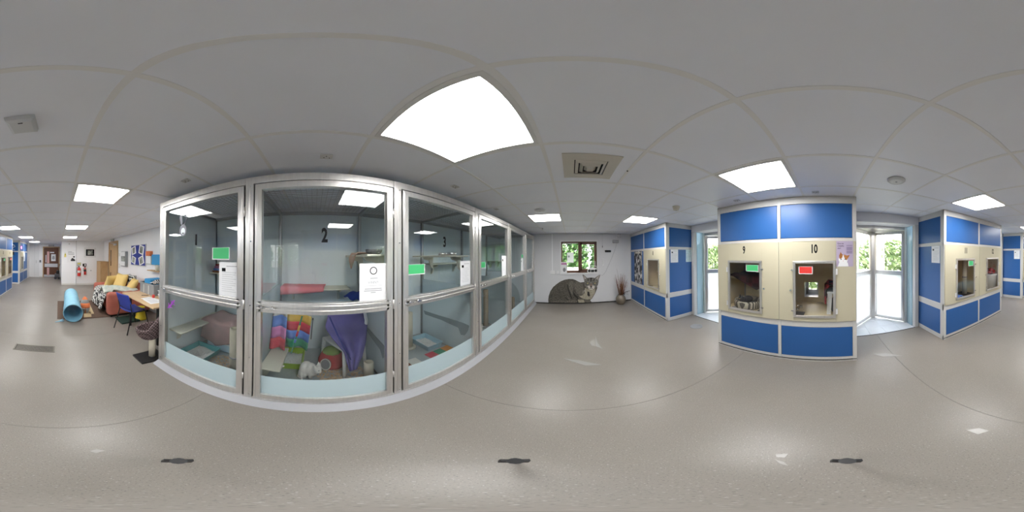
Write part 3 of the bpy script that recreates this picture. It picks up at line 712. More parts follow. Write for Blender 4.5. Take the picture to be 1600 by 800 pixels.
# lilac cat poster
mat('lilac', (.43,.36,.50), .5, col2=(.48,.40,.54), ns=3); mat('ginger', (.60,.26,.07), .7, col2=(.42,.16,.04), ns=20); mat('lilacdark', (.30,.24,.37), .6)
t = thing('cat_poster', 'lilac poster with a ginger and white cat beside door 10', 'poster', (XU-.012, -.216, 1.36))
fn = FW(XU-.012); MB().prism(rect(-.317,-.115,1.355,1.66), fn, 0, .002).build('sheet', MT['lilac'], t)
for i, wd in enumerate(('Give me', 'a healthy', 'start')): text(wd, t, MT['ink'], (XU-.0142, -.128, 1.622-i*.028), 'W', .017, .92, .012, 'lettering', 'LEFT')
for a0, a1, z0, z1 in ((-.305,-.235,1.60,1.612),(-.305,-.235,1.55,1.59),(-.305,-.235,1.51,1.545)): MB().prism(rect(a0,a1,z0,z1), fn, .002, .0026).build('text_block', MT['lilacdark'], t)
def fl(pts, m, d, nm): MB().prism(pts, fn, .002, .002+d).build(nm, MT[m], t)
fl([(-.13,1.357),(-.26,1.357),(-.25,1.40),(-.22,1.43),(-.15,1.41)], 'paper', .0006, 'cat_chest')
fl(disc(-.195,1.44,.055,.05,24), 'paper', .0012, 'cat_head')
fl([(-.15,1.45),(-.147,1.49),(-.165,1.515),(-.19,1.50),(-.185,1.465),(-.17,1.45)], 'ginger', .0018, 'cat_patch')
fl([(-.205,1.47),(-.205,1.50),(-.235,1.49),(-.25,1.46),(-.24,1.43),(-.225,1.44)], 'ginger', .0018, 'cat_patch')
fl([(-.155,1.50),(-.165,1.53),(-.18,1.505)], 'ginger', .0018, 'cat_ear'); fl([(-.235,1.485),(-.275,1.495),(-.25,1.45)], 'ginger', .0018, 'cat_ear')
for a in (-.17,-.218): fl(disc(a,1.443,.006,.008,10), 'ink', .0024, 'cat_eye')
fl([(-.19,1.425),(-.20,1.425),(-.195,1.418)], 'red', .0024, 'cat_nose')
# black and white patterned poster beside cabinet 8
mat('collage', (.012,.012,.014), .5, col2=(.62,.60,.58), ns=11, tex='cells', lo=.50, hi=.72, sc=(1,1.3,.9))
t = thing('photo_collage', 'tall black and white photo collage on the blue panel beside door 8', 'poster', (XU, 4.44, .7))
MB().box(XU+.004, XU+.008, 4.16, 4.73, .69, 1.645).build('board', MT['collage'], t)
MB().box(XU+.002, XU+.0045, 4.25, 4.64, 1.58, 1.625).build('title_strip', MT['ventcream'], t)

# ================================================================ what is inside the pens
def tray(name, label, cat, x0, x1, y0, y1, z, h, m, fill=None, grp=None):
    t = thing(name, label, cat, ((x0+x1)/2, (y0+y1)/2, z), grp)
    i = .025; th = .006; b = MB(); R4 = lambda k, zz: [(x0+k, y0+k, zz), (x1-k, y0+k, zz), (x1-k, y1-k, zz), (x0+k, y1-k, zz)]
    loops = [R4(i, z), R4(0, z+h), R4(-.008, z+h), R4(-.008, z+h-.008), R4(-.002, z+h-.008)]
    inner = [R4(i+th, z+th), R4(th, z+h)]
    vs = sum(loops[:3], [])+inner[1]+inner[0]
    b.add(vs, [(0,3,2,1)]+[(4*q+k, 4*q+(k+1)%4, 4*q+4+(k+1)%4, 4*q+4+k) for q in range(4) for k in range(4)]+[(16,17,18,19)])
    b.build('tray', m, t, bevel=.006, recalc=True)
    if fill:
        R = random.Random(int(x0*100)); q = MB()
        q.grid(lambda u, v: (x0+i+.004+u*(x1-x0-2*i-.008), y0+i+.004+v*(y1-y0-2*i-.008), z+.028+.02*math.sin(u*7+v*3)*math.sin(v*6)), 8, 8)
        for k in range(260):
            c = (R.uniform(x0+i+.02,x1-i-.02), R.uniform(y0+i+.02,y1-i-.02), z+.034+R.uniform(0,.016)); s = R.uniform(.004,.008)
            q.add([(c[0]-s,c[1]-s*.6,c[2]),(c[0]+s,c[1]-s*.6,c[2]),(c[0]+s*.2,c[1]+s,c[2]),(c[0],c[1],c[2]+s)], [(0,1,2),(0,1,3),(1,2,3),(2,0,3)])
        q.build('litter', fill, t, kind='stuff', recalc=False)
    return t
mat('teal', (.10,.42,.44), .4); mat('lime', (.40,.62,.05), .4); mat('trayblue', (.36,.56,.66), .4)
mat('litter', (.86,.85,.83), .9, col2=(.52,.50,.47), ns=90, lo=.5, hi=.85)
mat('chips', (.50,.32,.17), .9, col2=(.70,.55,.38), ns=20)
mat('carpet', (.68,.62,.49), .95, bump=.4, bs=250); mat('sisal', (.50,.40,.29), .95, col2=(.38,.29,.20), ns=40, tex='wave', nd=.4, sc=(.1,.1,1))
mat('shelfcream', (.66,.64,.53), .45); mat('silhouettegrey', (.27,.33,.35), .5)
mat('pinkgrey', (.42,.27,.27), .95, col2=(.34,.25,.25), ns=8, bump=.3, bs=90); mat('crimson', (.28,.02,.04), .9)
mat('babyblue', (.45,.63,.75), .45); mat('purple', (.17,.15,.42), .95, col2=(.14,.125,.37), ns=6, bump=.3, bs=120); mat('navy', (.015,.03,.22), .8)
mat('pink', (.72,.22,.25), .9); mat('peach', (.72,.48,.36), .9); mat('plastic', (.82,.82,.81), .35)
mat('berry', (.50,.045,.05), .8); mat('leafgreen', (.30,.42,.13), .8); mat('darkgrey', (.09,.09,.10), .8); mat('midgrey', (.25,.25,.26), .8)
mat('fur', (.82,.78,.72), .9, bump=.5, bs=120); mat('blackfur', (.02,.021,.026), .7, bump=.4, bs=120)
for nm, c in (('s_yellow',(.80,.55,.12)),('s_red',(.62,.07,.10)),('s_blue',(.13,.24,.60)),('s_green',(.05,.30,.17)),('s_pink',(.55,.20,.42)),('s_orange',(.70,.30,.06)),('s_white',(.74,.72,.66)),('s_navy',(.05,.07,.2)),('s_brown',(.30,.12,.06))): mat(nm, c, .9, bump=.2, bs=100)
PF = .06
def post(label, x, y, r, z1, m='carpet', base=None, band=None, z0=PF, cat='scratching post', grp='scratching posts'):
    t = thing('scratching_post', label, cat, (x, y, z0), grp)
    zb = z0
    if base: MB().lathe([(base,0),(base,.02),(base*.96,.026),(0,.026)], (x,y,z0), 28).build('base', MT['shelfcream'] if m != 'sisal' else MT['midgrey'], t); zb += .026
    MB().lathe([(r,0),(r,z1-zb-.01),(r*.9,z1-zb),(r*.55,z1-zb),(r*.5,z1-zb-.012),(0,z1-zb-.012)], (x,y,zb), 24).build('post', MT[m], t)
    if band:
        for z in band: MB().lathe([(r+.001,-.01),(r+.004,-.006),(r+.004,.006),(r+.001,.01)], (x,y,z), 24).build('band', MT['midgrey'], t)
    return t
def shelf(label, x0, x1, y0, y1, z, brackets, m='shelfcream', side=None, th=.022):
    t = thing('pen_shelf', label, 'shelf', ((x0+x1)/2, (y0+y1)/2, z-th), 'cream pen shelves')
    MB().box(x0, x1, y0, y1, z-th, z).build('board', MT[m], t, bevel=.008)
    for (bx, by, dx, dy) in brackets:
        n = Vector((dx, dy, 0)); w = Vector((-dy, dx, 0))*.012; p = Vector((bx, by, z-th))
        prof = [(0,0),(.20,0),(.17,-.035),(.075,-.06),(.05,-.15),(.02,-.18),(0,-.18)]
        b = MB(); vs = [p+n*a+Vector((0,0,q))+s*w for s in (-1,1) for a, q in prof]; k = len(prof)
        b.add(vs, [tuple(range(k)), tuple(range(2*k-1,k-1,-1))]+[(i,(i+1)%k,k+(i+1)%k,k+i) for i in range(k)]); b.build('bracket', MT[m], t)
    return t
def cloth(name, label, cat, fn, m, nu=20, nv=20, th=.012, grp=None, parent=None):
    o = MB().grid(fn, nu, nv).build(name, MT[m] if isinstance(m, str) else m, parent, solid=th, recalc=False)
    if parent is None: tag(o, label, cat, grp)
    return o
def lerp(a, b, t): return a+(b-a)*t

# ---- pen 1
tray('litter_tray', 'teal litter tray with white litter in pen 1', 'litter tray', -1.80, -1.40, -1.53, -1.15, PF, .10, MT['teal'], MT['litter'])
shelf('low cream shelf on the end wall of pen 1', -2.25, -1.28, -1.575, -1.36, .54, [(-1.42,-1.575,0,1),(-2.1,-1.575,0,1)])
shelf('cream shelf on the back wall of pen 1 under folded blankets', XB, XB+.26, -1.55, -.95, 1.255, [(XB,-1.42,1,0),(XB,-1.06,1,0)])
for k, (m, z, lab) in enumerate((('s_brown',1.255,'brown folded cloth under the blue one on the shelf in pen 1'),('s_blue',1.285,'blue folded cloth in the stack on the shelf in pen 1'),('s_pink',1.32,'purple folded blanket in the stack on the shelf in pen 1'),('crimson',1.358,'dark red folded blanket topping the stack in pen 1'))):
    tag(MB().box(XB+.02, XB+.25, -1.50+.02*k, -1.12-.03*(k % 2), z+.001, z+[.029,.034,.037,.03][k]).build('folded_blanket', MT[m], bevel=.012, seg=3), lab, 'blanket', 'folded blankets in pen 1')
# plastic carrier under a draped blanket
t = thing('cat_carrier', 'pale blue plastic carrier with slatted side under a blanket in pen 1', 'pet carrier', (-2.02, -1.18, PF))
bx0, bx1, by0, by1 = -2.25, -1.84, -1.42, -.98
MB().box(bx0, bx1, by0, by1, PF, PF+.16).build('base', MT['babyblue'], t, bevel=.03, seg=3)
MB().box(bx0+.01, bx1-.01, by0+.01, by1-.01, PF+.165, PF+.5).build('hood', MT['babyblue'], t, bevel=.09, seg=4)
for i in range(6): MB().box(bx1-.012, bx1+.004, by0+.10+i*.045, by0+.118+i*.045, PF+.15, PF+.24).build('vent_slot', MT['darkgrey'], t)
MB().box(bx1-.01, bx1+.008, by0+.04, by1-.04, PF+.145, PF+.165).build('rim', MT['plastic'], t, bevel=.004)
def bl1(u, v):
    y = lerp(-1.50, -.92, u); s = v*.85
    if s < .36: x, z = bx0+.02+s*1.05, PF+.525+.02*math.sin(u*9)
    else: x, z = bx0+.02+.378+.03+.02*math.sin(u*14)*(s-.3), PF+.525-(s-.36)*(.85-.5*abs(u-.45))
    return (x+.02*u, y+.012*math.sin(v*11), z-.06*max(0,(abs(u-.5)-.36))*4)
cloth('blanket', 'dusky pink blanket draped over the pale blue carrier in pen 1', 'blanket', bl1, 'pinkgrey')
post('thick cream carpeted post in pen 1', -1.44, -.76, .052, .74, band=(.36,))
def chips(label, x, y, rx, ry, n, seed):
    R = random.Random(seed); q = MB()
    for i in range(n):
        a = R.uniform(0,6.28); d = math.sqrt(R.random()); c = Vector((x+rx*d*math.cos(a), y+ry*d*math.sin(a), PF+.003+R.uniform(0,.008))); s = R.uniform(.006,.02)
        d1 = Vector((math.cos(a*7),math.sin(a*7),R.uniform(-.2,.2)))*s; d2 = Vector((-math.sin(a*7),math.cos(a*7),0))*s*.35
        q.add([c-d1-d2,c+d1-d2,c+d1+d2,c-d1+d2], [(0,1,2,3)])
    o = q.build('wood_chips', MT['chips'], recalc=False, kind='stuff'); tag(o, label, 'wood chips')
chips('scattered wood chips on the floor of pen 1', -1.58, -.98, .22, .22, 420, 1)
chips('scattered wood chips on the floor of pen 2', -1.58, .30, .25, .26, 620, 2)
# ---- stickers on pen 1's glass
mat('stickergrey', (.22,.22,.26), .6); mat('stickerviolet', (.30,.06,.42), .5)
fn = FE(GI)
t = thing('cat_sticker', 'grey cat face sticker with a bow on the glass of pen 1', 'sticker', fn(-1.235,1.71,0))
MB().prism(disc(-1.23,1.775,.052,.062,24), fn, 0, .001).build('face', MT['stickergrey'], t)
MB().prism(disc(-1.228,1.765,.030,.036,20), fn, .001, .0014).build('muzzle', MT['palewall'], t)
for a, s in ((-1.262,1),(-1.20,-1)):
    MB().prism([(a,1.84),(a-.018*s,1.90),(a-.02,1.94),(a+.015,1.935),(a+.025,1.88),(a+.02*s,1.835)], fn, 0, .001).build('bow_loop', MT['stickergrey'], t)
MB().prism(disc(-1.228,1.742,.012,.008,12), fn, .0014, .0018).build('nose', MT['ink'], t)
t = thing('lizard_sticker', 'small purple lizard sticker on the glass of pen 1', 'sticker', fn(-1.42,.87,0))
MB().prism([(-1.48,.88),(-1.455,.915),(-1.42,.945),(-1.39,.985),(-1.355,1.01),(-1.345,1.0),(-1.375,.965),(-1.405,.925),(-1.44,.89)], fn, 0, .001).build('body', MT['stickerviolet'], t)
for p in ([(-1.46,.92),(-1.455,.955),(-1.445,.955),(-1.44,.92)], [(-1.41,.96),(-1.42,.99),(-1.405,.99),(-1.39,.965)], [(-1.42,.92),(-1.39,.91),(-1.395,.90),(-1.43,.905)], [(-1.38,.97),(-1.35,.955),(-1.355,.945),(-1.39,.955)]): MB().prism(p, fn, 0, .001).build('leg', MT['stickerviolet'], t)
# ---- pen 2
tray('litter_tray', 'lime green litter tray in the pen with the white cat', 'litter tray', -2.14, -1.72, -.43, -.12, PF, .11, MT['lime'], MT['litter'])
shelf('cream shelf on the back wall of pen 2 half covered in pink', XB, XB+.27, -.44, .46, 1.10, [(XB,.34,1,0),(XB,-.30,1,0)])
cloth('pink_cloth', 'pink cloth laid over the back wall shelf in pen 2', 'cloth', lambda u, v: (XB+.02+.24*v if v < .8 else XB+.285, lerp(-.43,.16-.05*v,u), 1.118+.008*math.sin(u*20)*math.sin(v*9) if v < .8 else 1.118-(v-.8)*.5*(1.0-.5*u)), 'pink', 18, 10, .01)
shelf('high cream shelf on the side divider in pen 2', -2.25, -1.30, .43, .638, 1.53, [(-1.42,.638,0,-1),(-2.1,.638,0,-1)])
cloth('peach_cloth', 'peach cloth hanging over the high shelf edge in pen 2', 'cloth', lambda u, v: (lerp(-1.95,-1.62,u), .60-.19*v if v < .85 else .425-.006*v, 1.545+.01*math.sin(u*8) if v < .85 else 1.53-(v-.85)*1.1*(1-abs(u-.35)*1.6)), 'peach', 12, 12, .008)
tag(MB().lathe([(.05,0),(.075,.02),(.08,.045),(.07,.045),(.045,.01),(0,.01)], (-1.42,.54,1.531), 20).build('bowl', MT['darkgrey']), 'dark bowl on the high shelf in pen 2', 'bowl')
# rainbow hanging cloth, one part for each coloured stripe
shelf('low cream step along the divider of pen 2', -1.75, -1.28, -.455, -.27, .40, [(-1.40,-.455,0,1)])
t = thing('rainbow_blanket', 'rainbow striped blanket hanging behind the lime tray in pen 2', 'blanket', (-1.9, -.22, .3))
cols = ['s_white','s_yellow','s_red','s_blue','s_green']
for k, m in enumerate(cols):
    v0, v1 = k/5, (k+1)/5
    cloth('stripe', '', '', lambda u, v, v0=v0, v1=v1: (-1.92+.05*math.sin(u*7)+.10*lerp(v0,v1,v), lerp(-.37+.06*lerp(v0,v1,v),-.02-.06*lerp(v0,v1,v),u), .93-.56*lerp(v0,v1,v)+.03*math.sin(u*4+1)), m, 12, 3, .008, parent=t)
t2 = thing('patch_blanket', 'blue, pink and red striped blanket hanging by the divider in pen 2', 'blanket', (-1.6, -.38, .40))
for k, m in enumerate(('s_white','s_blue','s_pink','s_red')):
    cloth('fold', '', '', lambda u, v, k=k: (-1.86+.05*(k+v)+.02*math.sin(u*8), lerp(-.465,-.30,u), .92-.125*(k+v)+.02*math.sin(u*3)), m, 10, 3, .01, parent=t2)
# white plastic chair beneath a purple blanket
fc, ang = Vector((-1.76,.20,0)), math.atan2(.2,.38)
ex, ey = Vector((math.cos(ang), math.sin(ang), 0)), Vector((-math.sin(ang), math.cos(ang), 0))
def CH(a, b_, z): return fc+ex*a+ey*b_+Vector((0,0,z))
t = thing('plastic_chair', 'white plastic chair half hidden by the purple blanket in pen 2', 'chair', tuple(fc+ey*.17)+() if False else (fc.x, fc.y+.15, PF))
for a, b_, da, db in ((-.19,.01,-.03,-.02),(.19,.01,.03,-.02),(-.16,.30,-.02,.02),(.16,.30,.02,.02)):
    MB().tube([CH(a,b_,.46),CH(a+da*.4,b_+db*.4,.30),CH(a+da,b_+db,PF)], .024, 10, .018).build('leg', MT['plastic'], t)
q = MB(); q.add([CH(a*sx_, b_, z) for z in (.44,.475) for a, b_, sx_ in ((.20,-.01,-1),(.20,-.01,1),(.18,.32,1),(.18,.32,-1))], [(3,2,1,0),(4,5,6,7),(0,1,5,4),(1,2,6,5),(2,3,7,6),(3,0,4,7)])
q.build('seat', MT['plastic'], t, bevel=.012, seg=3)
MB().tube([CH(-.17,.31,.46),CH(-.175,.335,.75),CH(-.12,.345,.93),CH(0,.35,.96),CH(.12,.345,.93),CH(.175,.335,.75),CH(.17,.31,.46)], .018, 8).build('backrest', MT['plastic'], t)
def spl(pts, t):
    f = t*(len(pts)-1); i = min(int(f), len(pts)-2); q = f-i; return (lerp(pts[i][0],pts[i+1][0],q), lerp(pts[i][1],pts[i+1][1],q))
def purp(u, v):
    L = spl([(516,476),(508,512),(521,531),(538,550),(547,580)], v); R_ = spl([(571,476),(574,505),(571,535),(566,555),(557,577)], v)
    k = min(1, v/.5); k = k*k*(3-2*k); x = lerp(-1.97,-1.52,k)+.022*math.sin(u*15+v*3)*(.25+v)-.05*u*(1-v)
    return tuple(PX(lerp(L[0],R_[0],u), lerp(L[1],R_[1],u), x=x))
cloth('purple_blanket', 'purple fleece blanket draped over the white chair in pen 2', 'blanket', purp, 'purple', 30, 26, .014)
cloth('navy_cloth', 'navy cloth bundled on top of the purple blanket in pen 2', 'cloth', lambda u, v: tuple(CH(lerp(-.14,.2,u), .42-.16*v, 1.0+.09*math.sin(u*3.14)*math.sin(v*3.14)+.02*math.sin(u*11))), 'navy', 14, 10, .02)
# strawberry house
t = thing('strawberry_bed', 'red strawberry shaped cat house with green cap in pen 2', 'cat bed', (-1.87,.22,PF))
sb = (-1.86,.20,PF)
MB().lathe([(.0,0),(.13,.0),(.155,.05),(.15,.12),(.12,.20),(.09,.25),(.0,.27)], sb, 28).build('shell', MT['berry'], t)
MB().lathe([(.108,.228),(.088,.262),(.05,.287),(0,.29)], sb, 10).build('leaf_cap', MT['leafgreen'], t)
dirv = Vector((.86,-.50,0)).normalized(); rt = Vector((-dirv.y, dirv.x, 0)); oc = Vector(sb)+dirv*.160+Vector((0,0,.11)); up2 = (Vector((0,0,1))-dirv*.22).normalized()
pts = [oc+rt*.058*math.cos(k*math.pi/12)+up2*.078*math.sin(k*math.pi/12) for k in range(24)]
MB().add([p for p in pts]+[p-dirv*.02 for p in pts], [tuple(range(24))]+[(i,(i+1)%24,24+(i+1)%24,24+i) for i in range(24)]).build('opening', MT['midgrey'], t)
MB().tube(pts+[pts[0]], .006, 6).build('piping', MT['s_white'], t)
post('short cream post near the divider in pen 2', -1.53, .53, .05, .30)
def wand(label, p, q, m, bands):
    t = thing('toy_wand', label, 'cat toy', tuple(q), 'wand toys in pen 2')
    MB().cyl(p, q, .006, n=8).build('rod', MT[m], t)
    for f, g, mm in bands:
        MB().cyl(p.lerp(q,f), p.lerp(q,g), .0085, n=8).build('sleeve', MT[mm], t)
P_, Q_ = PX(472,494,x=-1.27), PX(455,552,x=-1.29)
wand('rainbow toy wand hanging behind the glass of pen 2', P_, Q_, 's_green', [(.22,.36,'s_yellow'),(.37,.5,'s_red'),(.58,.68,'s_blue')])
wand('navy toy wand hanging behind the glass of pen 2', PX(515,495,x=-1.27), PX(548,562,x=-1.29), 'navy', [(.45,.5,'navy')])
wand('thin grey toy wand on the back wall of pen 2', PX(489,497,x=-2.28), PX(486,530,x=-2.28), 'midgrey', [(.0,.08,'darkgrey')])
# the white cat, one continuous skin
def cat(name, label, M, m, pieces, cones=(), group=None, vox=.007):
    q = MB()
    for c, r, rot in pieces:
        R3 = Matrix.Rotation(math.radians(rot[0]),3,rot[1]) if rot else Matrix.Identity(3)
        q.ball(M @ Vector(c), r, 20, 14, M.to_3x3() @ R3)
    for a, b_, r0, r1 in cones: q.cyl(M @ Vector(a), M @ Vector(b_), r0, r1, n=12)
    o = q.build(name, m, remesh=vox); tag(o, label, 'cat', group); return o
Mc = Matrix.Translation((-1.60,-.035,PF)) @ Matrix.Rotation(math.radians(-30),4,'Z') @ Matrix.Diagonal((1.0,.84,1.12,1))      # local +Y is forward
wc = cat('cat', 'small white cat crouching on the floor of pen 2', Mc, MT['fur'],
    [((0,-.06,.105),(.080,.078,.100),None), ((0,.005,.115),(.066,.075,.088),None), ((0,.035,.105),(.055,.055,.075),None), ((.045,-.07,.065),(.040,.060,.062),None), ((-.045,-.07,.065),(.040,.060,.062),None),
     ((.012,.098,.150),(.050,.048,.047),None), ((.020,.138,.134),(.022,.020,.019),None), ((.008,.062,.135),(.045,.048,.055),None),
     ((.032,.02,.02),(.016,.03,.018),None), ((-.03,.045,.02),(.016,.03,.018),None), ((.05,-.06,.014),(.018,.045,.014),None), ((-.05,-.06,.014),(.018,.045,.014),None)],
    [((.030,.02,.09),(.032,.02,.015),.026,.014), ((-.030,.045,.09),(-.03,.045,.015),.026,.014), ((.040,.094,.172),(.056,.088,.232),.024,.006), ((-.014,.096,.174),(-.028,.092,.234),.024,.006),
     ((.0,-.14,.03),(.07,-.12,.018),.014,.012), ((.07,-.12,.018),(.10,-.03,.016),.012,.009)], vox=.006)
mat('earpink', (.75,.45,.42), .8)
for sx in (1,-1):
    MB().ball(Mc @ Vector((.018+sx*.020,.136,.160)), .0055, 8, 6).build('eye', MT['ink'], wc)
MB().ball(Mc @ Vector((.022,.158,.138)), .005, 8, 6).build('nose', MT['earpink'], wc)
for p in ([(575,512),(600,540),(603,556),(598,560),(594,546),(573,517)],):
    q = [PX(u, v, y=.636) for u, v in p]; MB().prism([(a.x, a.z) for a in q], FS(.638), 0, .004).build('shelf_silhouette', MT['silhouettegrey'], pens[2])  # flat dark shape painting the silhouette of a bracket behind the divider
# ---- pen 3
shelf('cream shelf with steel bowls on the side divider in pen 3', -2.2, -1.28, 1.50, 1.768, 1.53, [(-1.42,1.768,0,-1),(-2.0,1.768,0,-1)])
for x, lab in ((-1.62,'steel bowl on the pen 3 shelf, beside its twin towards the back'),(-1.45,'steel bowl on the pen 3 shelf, at the door end')):
    tag(MB().lathe([(.055,0),(.062,.004),(.07,.035),(.066,.035),(.05,.008),(0,.008)], (x,1.62,1.531), 24).build('steel_bowl', MT['chrome']), lab, 'bowl', 'steel bowls')
tray('litter_tray', 'pale blue litter tray in pen 3', 'litter tray', -2.10, -1.68, 1.40, 1.68, PF, .10, MT['trayblue'], MT['litter'])
post('cream carpeted post on a round base in pen 3', -1.97, 1.285, .055, .68, base=.10)
t = thing('patchwork_mat', 'patchwork mat of coloured squares on the floor of pen 3', 'mat', (-1.5, 1.40, PF))
pc = ['s_brown','s_white','penfloor','s_red','s_green','s_orange','s_navy','s_white','s_blue','s_orange','s_green','s_white']
k = 0
for i in range(2):
    for j in range(6):
        x, y = -1.66+i*.17, .90+j*.14; MB().box(x, x+.168, y, y+.138, PF, PF+.008+.002*((i+j) % 2)).build('patch', MT[pc[(i*5+j*1) % 12]], t)
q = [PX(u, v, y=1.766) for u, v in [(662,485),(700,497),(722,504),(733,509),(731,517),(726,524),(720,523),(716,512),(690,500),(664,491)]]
MB().prism([(a.x, a.z) for a in q], FS(1.769), 0, .004).build('shelf_silhouette', MT['silhouettegrey'], pens[3])  # shelf silhouette showing through the frosted divider, painted as a flat grey shape
# ---- pens 4 to 6
post('tall sisal wound post in the pen beyond pen 3', -1.60, 2.78, .05, .86, 'sisal', base=.13)
t = thing('plush_toy', 'small white plush rabbit on the floor of the sisal post pen', 'cat toy', (-1.56,2.5,PF))
MB().ball((-1.56,2.5,PF+.045),(.05,.06,.045)).ball((-1.555,2.545,PF+.09),(.032,.034,.032)).build('body', MT['fur'], t, remesh=.008)
for s in (-1,1): MB().ball((-1.555+s*.014,2.54,PF+.135),(.009,.007,.03),8,8).build('ear', MT['fur'], t)
shelf('cream shelf on the back wall of the sisal post pen', XB, XB+.27, 1.82, 2.75, 1.40, [(XB,2.0,1,0),(XB,2.6,1,0)])
mat('domecloth', (.14,.22,.25), .8, bump=.2, bs=90)
t = thing('dome_bed', 'dark teal dome cat bed in the pen before the last', 'cat bed', (-1.86,3.66,PF))
MB().lathe([(.37,0),(.375,.06),(.36,.20),(.31,.36),(.22,.48),(.10,.55),(0,.57)], (-1.86,3.62,PF), 30).build('shell', MT['domecloth'], t)
q = [Vector((-1.86+.355,3.62+.13*math.cos(k*math.pi/12),PF+.17+.13*math.sin(k*math.pi/12))) for k in range(24)]
MB().add(q+[p-Vector((.03,0,0)) for p in q], [tuple(range(24))]+[(i,(i+1)%24,24+(i+1)%24,24+i) for i in range(24)]).build('opening', MT['ink'], t)
post('short sisal post in front of the dome bed', -1.42, 3.83, .04, .48, 'sisal', base=.11)
shelf('cream shelf on the back wall of the last pen', XB, XB+.27, 4.1, 4.95, 1.40, [(XB,4.25,1,0),(XB,4.8,1,0)])
tray('litter_tray', 'grey litter tray on the floor of the last pen', 'litter tray', -1.75, -1.35, 4.3, 4.6, PF, .10, MT['midgrey'], MT['litter'])

# ================================================================ what is inside the cabinets
CF = .676
mat('tartan', (.30,.03,.035), .95, col2=(.03,.01,.012), ns=9, tex='checker'); mat('darktartan', (.035,.012,.014), .95, col2=(.08,.015,.02), ns=10, tex='checker')
mat('stripebed', (.55,.50,.40), .9, col2=(.10,.09,.08), ns=11, tex='wave', nd=.3, lo=.45, hi=.55, sc=(1,1,.01)); mat('greymat', (.20,.20,.20), .95)
# cabinet 9: half shelf with dark blanket, striped bed with a black cat
def cshelf(label, x0, x1, y0, y1, z, m='creamin', th=.03):
    t = thing('cabinet_shelf', label, 'shelf', ((x0+x1)/2,(y0+y1)/2,z-th), 'cabinet shelves')
    MB().box(x0, x1, y0, y1, z-th, z).build('board', MT[m], t, bevel=.004)
    MB().box(x0+.02, x1-.02, y1-.03 if y0 < y1 else y0, y1-.01, z-th-.05, z-th).build('batten', MT[m], t)
cshelf('cream shelf inside cabinet 9 under a dark blanket', 2.16, 2.72, .60, 1.505, 1.165)
cloth('dark_blanket', 'dark maroon tartan blanket folded over the shelf in cabinet 9', 'blanket', lambda u, v: (2.62-.47*v if v < .8 else 2.146-.01*v, lerp(.64,1.46,u), 1.185+.03*math.sin(u*5+v*4)**2*(1-v*.5) if v < .8 else 1.185-(v-.8)*1.0*(1-abs(u-.42)*1.9 if abs(u-.42) < .5 else .05)), 'darktartan', 24, 16, .014)
t = thing('striped_bed', 'round striped cat bed inside cabinet 9', 'cat bed', (2.22,1.16,CF))
MB().lathe([(0,0),(.17,0),(.20,.03),(.205,.11),(.195,.135),(.18,.13),(.17,.05),(0,.045)], (2.22,1.16,CF), 36, 1, 1.1).build('wall', MT['stripebed'], t)
MB().lathe([(0,.075),(.10,.07),(.165,.055)], (2.22,1.16,CF), 24, 1, 1.1).build('cushion', MT['darkgrey'], t)
Mk = Matrix.Translation((2.19,1.20,CF+.06)) @ Matrix.Rotation(math.radians(70),4,'Z')
bc = cat('cat', 'black cat lying in the striped bed in cabinet 9', Mk, MT['blackfur'],
    [((.04,-.08,.05),(.07,.10,.06),None),((.02,.0,.05),(.06,.08,.055),None),((0,.09,.10),(.042,.042,.038),None),((0,.125,.09),(.02,.018,.016),None),((0,.05,.08),(.04,.05,.045),None)],
    [((.024,.085,.125),(.032,.082,.170),.018,.003),((-.024,.085,.125),(-.032,.082,.170),.018,.003)], vox=.006)
for sx in (1,-1): MB().ball(Mk @ Vector((sx*.017,.127,.108)), .005, 8, 6).build('eye', MT['s_yellow'], bc)
tag(MB().box(2.02,2.3,.80,.95,CF,CF+.012).build('grey_mat', MT['greymat'], bevel=.004), 'grey carpet mat beside the striped bed', 'mat')
tag(MB().lathe([(.04,0),(.05,.03),(.047,.03),(.035,.006),(0,.006)], (2.03,1.30,CF), 20).build('bowl', MT['midgrey']), 'small grey bowl on the floor of cabinet 9', 'bowl')
# cabinet 10
t = thing('bed_platform', 'white plastic raised bed under tartan in cabinet 10', 'cat bed', (2.36,-.17,CF))
MB().box(2.12,2.66,-.33,.0,CF+.30,CF+.33).build('deck', MT['plastic'], t, bevel=.008)
for x, y in ((2.15,-.02),(2.62,-.02),(2.15,-.31),(2.62,-.31)): MB().prism([(-.03,0),(.025,0),(.012,.30),(-.05,.30)], lambda a,b,d,x=x,y=y: (x+d,y+a,CF+b), -.012, .012).build('leg', MT['plastic'], t)
cloth('tartan_blanket', 'red tartan blanket draped over the raised bed in cabinet 10', 'blanket', lambda u, v: (lerp(2.10,2.62,u), lerp(-.32,.0,v/.6) if v < .6 else .012+.02*math.sin(u*9), CF+.345+.07*math.sin(u*3+v*3)**2 if v < .6 else CF+.36-(v-.6)*.5*(1-.5*u)), 'tartan', 20, 18, .014)
t = thing('dome_bed', 'small black round pod under the raised bed in cabinet 10', 'cat bed', (2.3,-.18,CF))
MB().lathe([(0,.0),(.10,.0),(.135,.06),(.13,.14),(.09,.21),(0,.235)], (2.28,-.17,CF), 24).build('shell', MT['darkgrey'], t)
MB().ball((2.17,-.15,CF+.10),(.03,.06,.06),12,8).build('opening', MT['ink'], t)
tag(MB().box(1.98,2.2,.30,.46,CF,CF+.014).build('grey_mat', MT['greymat'], bevel=.004), 'grey carpet mat in front of the cat flap', 'mat')
for k, (x, y) in enumerate(((2.30,.43),(2.42,.40))): tag(MB().lathe([(.035,0),(.045,.035),(.042,.035),(.03,.006),(0,.006)], (x,y,CF), 18).build('bowl', MT['chrome']), ['steel bowl in cabinet 10 beside the grey mat','steel bowl in cabinet 10 towards the cat flap wall'][k], 'bowl', 'bowls in cabinet 10')
